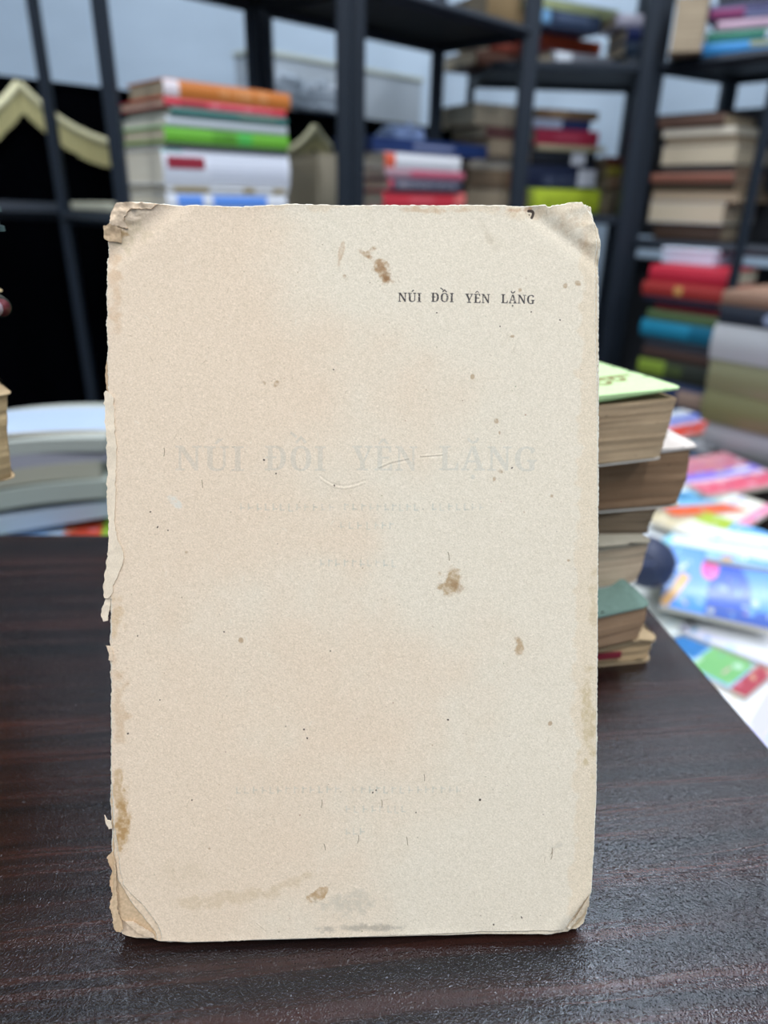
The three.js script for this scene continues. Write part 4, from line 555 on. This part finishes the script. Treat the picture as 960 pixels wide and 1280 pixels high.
// ---- the black cloth with its gold fringe, and what lies on it
{
  const t = thing('draped_table', 'tall table draped in black cloth with a scalloped gold fringe, against the grey wall', 'table', [-0.727, 0, -1.47], Math.atan2(0.704, 0.71));
  const L0 = -0.75, L1 = 1.45, H = 1.125, cloth = new THREE.MeshPhysicalMaterial({ color: 0x020306, roughness: 1, specularIntensity: 0.05 });
  part('cloth_front', gridGeometry(260, 12, (i, j) => { const x = lerp(L0, L1, i / 259), y = H * j / 11, f = 0.010 * Math.sin(x * 55 + 2 * noise(x * 6)) * (1 - 0.8 * j / 11); return [x, y, f, x, y]; }), cloth, t);
  part('cloth_top', rbox(L1 - L0, 0.012, 0.42, 0.004, (L0 + L1) / 2, H, -0.206), cloth, t);
  for (const x of [L0, L1]) part('cloth_side', rbox(0.012, H - 0.01, 0.41, 0.003, x, (H - 0.01) / 2, -0.206), cloth, t);
  part('cloth_back', rbox(L1 - L0, H - 0.01, 0.01, 0.003, (L0 + L1) / 2, (H - 0.01) / 2, -0.41), cloth, t);
  const gold = new THREE.MeshStandardMaterial({ color: 0xd8cf96, roughness: 0.6, side: THREE.DoubleSide }), cord = new THREE.MeshStandardMaterial({ color: 0xe9e3b8, roughness: 0.55 });
  const swag = (a, bb, y0, y1, dip) => (k) => [lerp(a, bb, k), lerp(y0, y1, k) - dip * (1 - (2 * k - 1) ** 4)];
  for (const [a, bb, y0, y1, dip] of [[-0.72, 0.042, 1.115, 1.118, 0.105], [0.042, 0.735, 1.118, 1.098, 0.09], [0.735, 1.40, 1.098, 1.10, 0.09]]) {
    const f = swag(a, bb, y0, y1, dip), strands = 150, g = [];
    for (let i = 0; i < strands; i++) { const [x, y] = f((i + 0.5) / strands), l = 0.044 + 0.004 * hash(i, 3, 9); g.push(new THREE.BoxGeometry(0.0036, l, 0.004).translate(x, y - l / 2, 0.018 + 0.004 * hash(i, 7, 2))); }
    const fr = part('fringe', mergeGeometries(g), gold, t, 'gold fringe hanging in a scallop');
    part('fringe_cord', new THREE.TubeGeometry(new THREE.CatmullRomCurve3(Array.from({ length: 40 }, (_, i) => { const [x, y] = f(i / 39); return new THREE.Vector3(x, y, 0.02); })), 120, 0.008, 8), cord, fr);
  }
}
{ const t = thing('crossbar', 'dark steel crossbar behind the left rack posts, level with the top of the upright book', 'bar'); part('bar', bar([-1.02, 0.922, -1.02], [-0.56, 0.906, -1.40], 0.022), RACK, t); part('stand', bar([-1.0, 0, -1.035], [-1.0, 0.921, -1.035], 0.022), RACK, t); }
const plastic = new THREE.MeshPhysicalMaterial({ color: 0xaab6c2, roughness: 0.25, clearcoat: 0.6, clearcoatRoughness: 0.2 }), lidM = std(0xc2c9be, 0.4);
function bag(x, z, y, w, h, d, yaw, seed, label, mat) { // a crumpled plastic packet
  const t = thing('packet', label, 'packet', [x, y, z], yaw, undefined), g = new THREE.IcosahedronGeometry(1, 24), P = g.attributes.position;
  for (let i = 0; i < P.count; i++) { const a = new THREE.Vector3().fromBufferAttribute(P, i), p = (v) => Math.sign(v) * Math.pow(Math.abs(v), 0.6), n = 1 + 0.22 * fbm(a.x * 2.4, a.y * 2.4, a.z * 2.4 + seed, 3) - 0.1 * Math.abs(noise(a.x * 5, a.y * 5, a.z * 5 + seed)); P.setXYZ(i, p(a.x) * w / 2 * n, Math.max(0, (p(a.y) * n + 0.9) * h / 2), p(a.z) * d / 2 * n); }
  const m = mergeVertices(g.deleteAttribute('normal').deleteAttribute('uv')); m.computeVertexNormals(); part('wrap', m, mat, t);
  part('knot', new THREE.SphereGeometry(Math.min(w, h) * 0.1, 12, 8).scale(1, 1.4, 1).translate(w * 0.2, h * 0.97, 0), mat, t); return t;
}
bag(-0.30, -2.02, 1.131, 0.15, 0.09, 0.12, 0.78, 3, 'grey crumpled plastic packet left of the middle post', plastic);
bag(-0.20, -2.12, 1.131, 0.11, 0.085, 0.1, 0.6, 9, 'pale grey plastic packet beside the larger grey one', plastic);
bag(0.02, -1.785, 1.0365, 0.1, 0.055, 0.1, 0.5, 5, 'blue and white plastic packet lying in the navy tray', new THREE.MeshPhysicalMaterial({ color: 0x9fb6e4, roughness: 0.25, clearcoat: 0.5 }));
{ const t = thing('carton', 'long pale carton lying behind the plastic packets', 'carton', [-0.165, 1.131, -2.365], 0.78); part('body', rbox(0.62, 0.14, 0.1, 0.004, 0, 0.07, 0), std(0xb4bec6, 0.6), t); part('lid', rbox(0.63, 0.014, 0.11, 0.004, 0, 0.147, 0), lidM, t); }
{ const t = thing('paper', 'pale sheet of paper on the left rack behind the post', 'paper', [-0.468, 0.9125, -1.28], S1 * Math.PI / 180); part('sheet', rbox(0.076, 0.012, 0.15, 0.002, 0, 0.006, 0), std(0xb9b8a4, 0.8), t); }

// ---- what stands deeper in the right rack and beyond the pole
{ const t = thing('carton', 'added dark grey carton darkening the gap behind the beige stack on the right rack', 'carton', [0.842, 0.8605, -1.960], RY * Math.PI / 180); part('body', rbox(0.46, 0.27, 0.06, 0.004, 0, 0.135, 0), std(0x3a3c42, 0.7), t); part('lid', rbox(0.464, 0.02, 0.064, 0.003, 0, 0.28, 0), std(0x42444a, 0.7), t); }  // made-up carton, added so the bright wall gap reads dark
{ const t = thing('carton', 'added dark grey carton darkening the gap behind the red and teal books', 'carton', [0.81, 0.4865, -1.873], RY * Math.PI / 180); part('body', rbox(0.46, 0.30, 0.05, 0.004, 0, 0.15, 0), std(0x2c3036, 0.7), t); part('lid', rbox(0.464, 0.02, 0.054, 0.003, 0, 0.31, 0), std(0x30343a, 0.7), t); }  // added dark filler covering the light wall strip beside the post
const gV = 'books beyond the thin pole at the right edge';
[[0.02, 0x8f8a84, 'grey book at the foot of the stack beyond the thin pole'], [0.06, 0xa0605c, 'pinkish red book in the stack beyond the thin pole'], [0.035, 0x9a958c, 'dull beige book in the stack beyond the thin pole'], [0.05, 0xb9b2a6, 'pale book under the purple one beyond the thin pole'], [0.045, 0x4c3f78, 'purple book in the stack beyond the thin pole'], [0.03, 0x8fa6b8, 'pale blue book topping the stack beyond the thin pole']].reduce((y, [T, c, label], i) => { b([0.845 + 0.004 * (i % 2), -1.625, y, T, 0.17], RY, label, c, { group: gV, pages: i % 3, W: 0.15 }); return y + T; }, 0.862);
// ---- top right: magazines and dark bundles on the upper board of the right rack
const gM = 'glossy magazines on the upper right board';
b([0.679, -1.86, 1.2425, 0.025, 0.26], -30, 'blue magazine at the bottom of the upper right pile', 0x2b86c4, { group: gM, spine: spineTex(bands([0, 1, 0, 1, '#2a86c6'], [0.4, 1, 0, 0.5, '#8a8a5a'])), W: 0.2 });
b([0.692, -1.86, 1.268, 0.021, 0.24], -30, 'green magazine above the blue one at the upper right', 0x2c7c66, { group: gM, W: 0.2, spine: spineTex(bands([0, 1, 0, 1, '#2a7a64'], [0.5, 1, 0.2, 1, '#cfd0dc'])) });
b([0.708, -1.85, 1.290, 0.018, 0.24], -30, 'pinkish white magazine above the green one at the upper right', 0xc8a8bc, { group: gM, W: 0.2 });
b([0.687, -1.86, 1.309, 0.029, 0.25], -30, 'purple and navy magazine near the top of the upper right pile', 0x2c2c5c, { group: gM, W: 0.2, spine: spineTex(bands([0, 1, 0, 1, '#2c2c5e'], [0.02, 0.3, 0.3, 1, '#8c3c6c'], [0.3, 1, 0.6, 1, '#8f93b8'])) });
b([0.70, -1.85, 1.339, 0.07, 0.26], -30, 'dark grey bundle of magazines topping the upper right pile', 0x4a4e56, { group: gM, W: 0.2, pages: 1 });
b([0.60, -1.82, 1.2425, 0.10, 0.07], -20, 'thick beige book with its pages facing front, left of the blue magazine', 0x95836e, { W: 0.1, edge: true, pages: 1 });

// ---------------------------------------------------------------- the low bench with magazines, right of the table
const BY = 0.42;
{ const t = thing('bench', 'low dark bench under the piles of magazines, right of the table', 'bench', [0.57, 0, -0.86], -0.3); part('bench_top', rbox(0.62, 0.03, 1.12, 0.004, 0, BY - 0.015, 0), std(0x3b3430, 0.6), t); for (const x of [-0.27, 0.27]) for (const z of [-0.5, 0.5]) part('leg', rbox(0.05, BY - 0.03, 0.05, 0.004, x, (BY - 0.03) / 2, z), std(0x2a2624, 0.6), t); }
function magazine(o) {                               // center x, y, z of its underside; L x W; bend lifts its right side
  const t = thing('magazine', o.label, 'magazine', [o.x, o.y, o.z], o.yaw * Math.PI / 180, 'glossy magazines heaped beside the table'); t.rotation.order = 'YXZ'; if (o.tilt) t.rotation.z = o.tilt; if (o.pitch) t.rotation.x = o.pitch;
  const L = o.L ?? 0.2, W = o.W ?? 0.27, T = o.T ?? 0.006, n = 24, c = o.bend ?? 0, h = (x) => c * ((x / L + 0.5) ** 2);
  const at = (i, j, y) => { const x = (i / n - 0.5) * L, z = (j / 8 - 0.5) * W; return [x, y + h(x), z, i / n, 1 - j / 8]; };
  const top = gridGeometry(n + 1, 9, (i, j) => at(i, 8 - j, T)), low = gridGeometry(n + 1, 9, (i, j) => at(i, j, 0));
  const rim = []; for (let i = 0; i <= n; i++) rim.push([i, 8]); for (let j = 7; j >= 0; j--) rim.push([n, j]); for (let i = n - 1; i >= 0; i--) rim.push([i, 0]); for (let j = 1; j <= 8; j++) rim.push([0, j]);
  part('cover', top, new THREE.MeshPhysicalMaterial({ map: o.map, roughness: 0.35, clearcoat: 0.4, clearcoatRoughness: 0.2, side: THREE.DoubleSide }), t);
  part('pages', mergeGeometries([low, gridGeometry(rim.length, 2, (i, j) => at(rim[i][0], rim[i][1], j * (T - 0.0003)))]), PAGES[2], t);
  return t;
}
// printed covers: patches of colour, soft shapes, bands
const print = (base, shapes, seed = base.charCodeAt(1) * 7 + shapes.length) => canvas(256, 344, (ctx, w, h) => { ctx.fillStyle = base; ctx.fillRect(0, 0, w, h); for (const [k, x, y, a, b2, c, r] of shapes) { ctx.save(); ctx.translate(x * w, y * h); ctx.rotate(r ?? 0); ctx.fillStyle = c; if (k === 'e') { ctx.beginPath(); ctx.ellipse(0, 0, a * w, b2 * h, 0, 0, 7); ctx.fill(); } else ctx.fillRect(-a * w, -b2 * h, 2 * a * w, 2 * b2 * h); ctx.restore(); } const R = rng(seed * 31 + 5), C = ['#f4f7fb', '#8fd0f4', '#3f86e0', '#e8f2fa', '#f0a8c0', '#dfe6ee', '#6aa8c8', '#e6d2a0']; for (let i = 0; i < 44; i++) { ctx.globalAlpha = 0.35 + 0.5 * R(); ctx.fillStyle = C[Math.floor(R() * C.length)]; const x = R() * w, y = R() * h; if (R() < 0.5) ctx.fillRect(x, y, 6 + 30 * R(), 3 + 9 * R()); else { ctx.beginPath(); ctx.ellipse(x, y, 4 + 14 * R(), 4 + 10 * R(), R(), 0, 7); ctx.fill(); } } });
const MG = [
  { x: 0.569, z: -1.320, y: 0.548, yaw: 30, label: 'orange-red magazine with a blue band at the far end of the heap', map: print('#e8e6ee', [['r', .5, .78, .6, .2, '#e2503c'], ['r', .5, .5, .6, .1, '#cfc6e6'], ['r', .55, .36, .6, .09, '#2f62d8'], ['r', .8, .12, .3, .14, '#f2f4fa']]), L: 0.17, W: 0.13 },
  { x: 0.553, z: -1.204, y: 0.538, yaw: 24, label: 'plain grey magazine under the orange-red one', map: print('#a6a8ae', [['r', .2, .7, .25, .3, '#2a2f38'], ['r', .7, .3, .3, .1, '#b8bac0']]), L: 0.17, W: 0.17 },
  { x: 0.525, z: -1.047, y: 0.545, yaw: 18, label: 'pink and purple striped magazine in the middle of the heap', map: print('#d8929c', [['r', .5, .3, .6, .14, '#c8788c'], ['r', .45, .52, .6, .09, '#8a7ae0'], ['r', .5, .66, .6, .05, '#e8c8dc'], ['r', .5, .82, .6, .13, '#e0607a'], ['e', .82, .5, .1, .06, '#e6e4fa']]), L: 0.15, W: 0.14, bend: 0.008 },
  { x: 0.455, z: -0.962, y: 0.538, yaw: 12, label: 'light blue magazine with an orange edge beside the striped one', map: print('#7fc4ee', [['r', .5, .86, .6, .14, '#e8683c'], ['e', .35, .4, .22, .12, '#3d87b8'], ['r', .6, .14, .5, .1, '#eef2f6'], ['e', .6, .5, .1, .06, '#4a7898']]), L: 0.13, W: 0.11 },
  { x: 0.464, z: -0.913, y: 0.532, yaw: 38, label: 'cream magazine with a pink edge below the light blue one', map: print('#ece8da', [['r', .5, .92, .6, .08, '#f09ab8'], ['r', .25, .2, .3, .2, '#d8ccaa'], ['r', .65, .5, .3, .12, '#dfe9ea']]), L: 0.17, W: 0.1, bend: 0.01 },
  { x: 0.395, z: -0.856, y: 0.518, yaw: -18, label: 'open white sheet with faint print beside the navy bundle', map: print('#e9f0f4', [['r', .5, .7, .4, .03, '#aeb9c8'], ['r', .5, .5, .4, .02, '#cfd8e0'], ['r', .4, .3, .3, .02, '#cfd8e0']]), L: 0.15, W: 0.12, T: 0.004 },
  { x: 0.447, z: -0.834, y: 0.524, yaw: 40, label: 'sky blue magazine with a magenta spot above the deep blue one', map: print('#6ab4f2', [['r', .1, .5, .2, .5, '#9fe0ee'], ['e', .7, .75, .22, .2, '#4a8fe6'], ['r', .85, .2, .15, .2, '#a8c23c'], ['r', .5, .95, .5, .06, '#e0a45a'], ['e', .55, .4, .1, .12, '#e060b8']]), L: 0.11, W: 0.12, bend: 0.015 },
  { x: 0.403, z: -0.738, y: 0.505, yaw: 66, label: 'deep blue magazine with a curled white edge and a pink spot', map: print('#5a9aec', [['e', .4, .6, .4, .2, '#1d57d6'], ['r', .1, .7, .16, .3, '#4a68b8'], ['r', .95, .5, .05, .6, '#e6f2fa'], ['r', .3, .1, .3, .05, '#e0b070', 0.4], ['e', .7, .4, .13, .08, '#f25ab2']]), L: 0.11, W: 0.12, bend: 0.045 },
  { x: 0.453, z: -0.777, y: 0.538, yaw: 70, label: 'pale blue booklet with a white curled edge at the right of the heap', map: print('#9fd2f4', [['r', .9, .5, .12, .6, '#f0f8fc'], ['r', .3, .3, .3, .06, '#e0b070', 0.5], ['e', .4, .6, .2, .1, '#58a4ec']]), L: 0.05, W: 0.10, bend: 0.02 },
  { x: 0.389, z: -0.776, y: 0.512, yaw: -14, label: 'white leaflet between the navy bundle and the deep blue magazine', map: print('#eef3f6', [['r', .5, .8, .4, .05, '#9fb2d0']]), L: 0.1, W: 0.08, T: 0.003 },
  { x: 0.364, z: -0.783, y: 0.482, yaw: 28, label: 'grey-white plain sheet by the table edge under the navy bundle', map: print('#cfd6d2', [['r', .5, .3, .5, .1, '#dfe6e2']]), L: 0.17, W: 0.15 },
  { x: 0.356, z: -0.718, y: 0.467, yaw: 44, label: 'pale blue printed magazine along the table edge', map: print('#c8d8f4', [['r', .3, .7, .3, .2, '#a6b8e8'], ['e', .6, .4, .2, .1, '#e8f2fc'], ['r', .8, .8, .15, .1, '#74b878']]), L: 0.15, W: 0.2 },
  { x: 0.377, z: -0.677, y: 0.477, yaw: 40, label: 'magazine with green, blue and dark photographs near the table edge', map: print('#8fbfe0', [['r', .28, .7, .24, .16, '#7cbc78'], ['r', .4, .4, .24, .12, '#2f78b8'], ['r', .78, .6, .2, .2, '#28304e'], ['e', .7, .2, .2, .1, '#c8e4f2'], ['r', .5, .94, .5, .06, '#b04a58'], ['r', .92, .3, .08, .2, '#d8707a']]), L: 0.13, W: 0.14 },
  { x: 0.446, z: -0.705, y: 0.482, yaw: 48, label: 'large white magazine with a lavender border at the right edge', map: print('#f0f3f8', [['r', .5, .9, .6, .1, '#c9c6ea'], ['r', .06, .5, .06, .5, '#dcdcf0']]), L: 0.15, W: 0.14 },
  { x: 0.401, z: -0.617, y: 0.470, yaw: 50, label: 'white magazine with a pale lavender fold, second nearest to the table', map: print('#f4f6fa', [['r', .5, .8, .6, .2, '#cfcdee']]), L: 0.2, W: 0.13 },
  { x: 0.379, z: -0.559, y: 0.460, yaw: 42, label: 'sky blue and white magazine with a yellow dot, nearest to the table', map: print('#dff1fa', [['r', .2, .35, .26, .3, '#5aa2e8'], ['r', .25, .42, .2, .04, '#8f9fe0'], ['r', .2, .66, .26, .12, '#8fd2f2'], ['e', .26, .82, .05, .035, '#e8c22c']]), L: 0.16, W: 0.19 },
];
for (const o of MG) magazine(o);
// plain magazines under the heap
[[0.40, -0.60, 0.42, 0.036, 20, 'pile of dull magazines carrying the printed ones nearest to the table', 0.34, 0.32], [0.43, -0.95, 0.42, 0.06, 14, 'pile of dull magazines carrying the heap further back', 0.3, 0.30], [0.50, -1.29, 0.42, 0.11, 40, 'pile of dull magazines under the orange-red one at the far end', 0.16, 0.2]].forEach(([x, z, y, T, yaw, label, L, W]) => { const t = thing('magazine_pile', label, 'magazines', [x, y, z], yaw * Math.PI / 180); const n = Math.round(T / 0.009); for (let i = 0; i < n; i++) part('magazine', rbox(L - 0.02 * hash(i, 4, 2), T / n - 0.0006, W - 0.03 * hash(i, 9, 3), 0.001, 0.012 * (hash(i, 2, 8) - 0.5), (i + 0.5) * T / n, 0.012 * (hash(i, 5, 8) - 0.5)), PAGES[i % 3], t); });
{ // the rounded dark bundle
  const t = thing('bundle', 'rounded navy cloth bundle half hidden by the old book stack', 'bundle', [0.318, 0.518, -0.752], 0.3), g = new THREE.IcosahedronGeometry(1, 30), P = g.attributes.position;
  for (let i = 0; i < P.count; i++) { const a = new THREE.Vector3().fromBufferAttribute(P, i), n = 1 + 0.06 * fbm(a.x * 3, a.y * 3, a.z * 3, 3) - 0.05 * Math.exp(-((a.x * 0.6 + a.y * 0.8 - 0.1) ** 2) / 0.004); P.setXYZ(i, a.x * 0.032 * n, Math.max(-0.028, a.y * 0.031 * n) + 0.028, a.z * 0.034 * n); }
  const m = mergeVertices(g.deleteAttribute('normal').deleteAttribute('uv')); m.computeVertexNormals(); part('body', m, std(0x2c3550, 0.55), t);
  part('seam', new THREE.TorusGeometry(0.0315, 0.0012, 8, 60).rotateX(1.1).translate(0, 0.0285, 0), std(0x4a5678, 0.6), t);
}
// ---------------------------------------------------------------- the paper pile beyond the table's far edge, left
{
  const st = thing('stool', 'dark stool under the paper pile, beyond the far table edge', 'stool', [-0.33, 0, -0.655], 0.35); part('seat', rbox(0.30, 0.03, 0.2, 0.006, 0, 0.625, 0), std(0x101216, 0.7), st); for (const x of [-0.12, 0.12]) for (const z of [-0.07, 0.07]) part('leg', rbox(0.03, 0.61, 0.03, 0.004, x, 0.305, z), std(0x101216, 0.7), st);
  const gP = 'bent booklets in the pile beyond the far table edge';
  const curved = (L, W, T, a, bb) => { const n = 30, f = (x) => a * Math.sin(Math.PI * (x / L + 0.5)) + bb * (x / L + 0.5), at = (i, j, y) => [(i / n - 0.5) * L, y + f((i / n - 0.5) * L), (j / 6 - 0.5) * W, i / n, j / 6]; const rim = []; for (let i = 0; i <= n; i++) rim.push([i, 6]); for (let j = 5; j >= 0; j--) rim.push([n, j]); for (let i = n - 1; i >= 0; i--) rim.push([i, 0]); for (let j = 1; j <= 6; j++) rim.push([0, j]); return [gridGeometry(n + 1, 7, (i, j) => at(i, 6 - j, T)), mergeGeometries([gridGeometry(n + 1, 7, (i, j) => at(i, j, 0)), gridGeometry(rim.length, 2, (i, j) => at(rim[i][0], rim[i][1], j * T))])]; };
  const rows = [['bright green, red and blue booklet peeping over the far table edge', 0.010, 0, 0, 0.03, null], ['pale blue-grey booklet low in the bent pile', 0.017, 0.0, 0.010, 0.0, 0xa9b7c6], ['grey-green thick booklet in the bent pile', 0.018, 0.004, 0.014, 0.004, 0xa2aaa2], ['beige-grey booklet in the bent pile', 0.016, 0.005, 0.013, -0.004, 0xaaa898], ['lilac-grey booklet in the upper bent pile', 0.014, 0.005, 0.010, 0.002, 0x9c9ca6], ['grey-white booklet under the pale blue top sheet', 0.013, 0.005, 0.008, 0.006, 0xa8ada6]];
  let y = 0.6405; rows.forEach(([label, T, a, bb, dx, c], i) => {
    const t = thing('booklet', label, 'booklet', [-0.345 + dx + (i ? 0 : 0.03), y, -0.635 - 0.002 * i], 0.28 + 0.05 * Math.sin(i * 2.1), gP), [top, rest] = curved(i ? 0.15 : 0.21, 0.12, T - 0.001, a, bb), m = c ? new THREE.MeshStandardMaterial({ color: c, roughness: 0.85, side: THREE.DoubleSide }) : new THREE.MeshStandardMaterial({ roughness: 0.5, side: THREE.DoubleSide, map: print('#7c9c34', [['r', .5, .5, .5, .5, '#86a838'], ['r', .45, .5, .09, .5, '#c84a34'], ['r', .26, .5, .12, .5, '#9cc4ee'], ['r', .72, .5, .09, .5, '#8cc02c'], ['r', .95, .5, .08, .5, '#9cd8c8'], ['r', .84, .5, .05, .5, '#6a3c34']]) });
    part('cover', top, m, t); part('pages', rest, m, t); y += T + 0.0004;
  });
  const s = thing('sheet', 'pale blue-white glossy sheet on top of the bent booklet pile', 'paper', [-0.300, y + 0.010, -0.645], 0.35); const [top, rest] = curved(0.145, 0.075, 0.003, 0.003, -0.008); const sm = new THREE.MeshPhysicalMaterial({ color: 0xb8cce6, roughness: 0.3, clearcoat: 0.4, side: THREE.DoubleSide }); part('cover', top, sm, s); part('pages', rest, PAGES[2], s);
}

renderer.render(scene, camera);
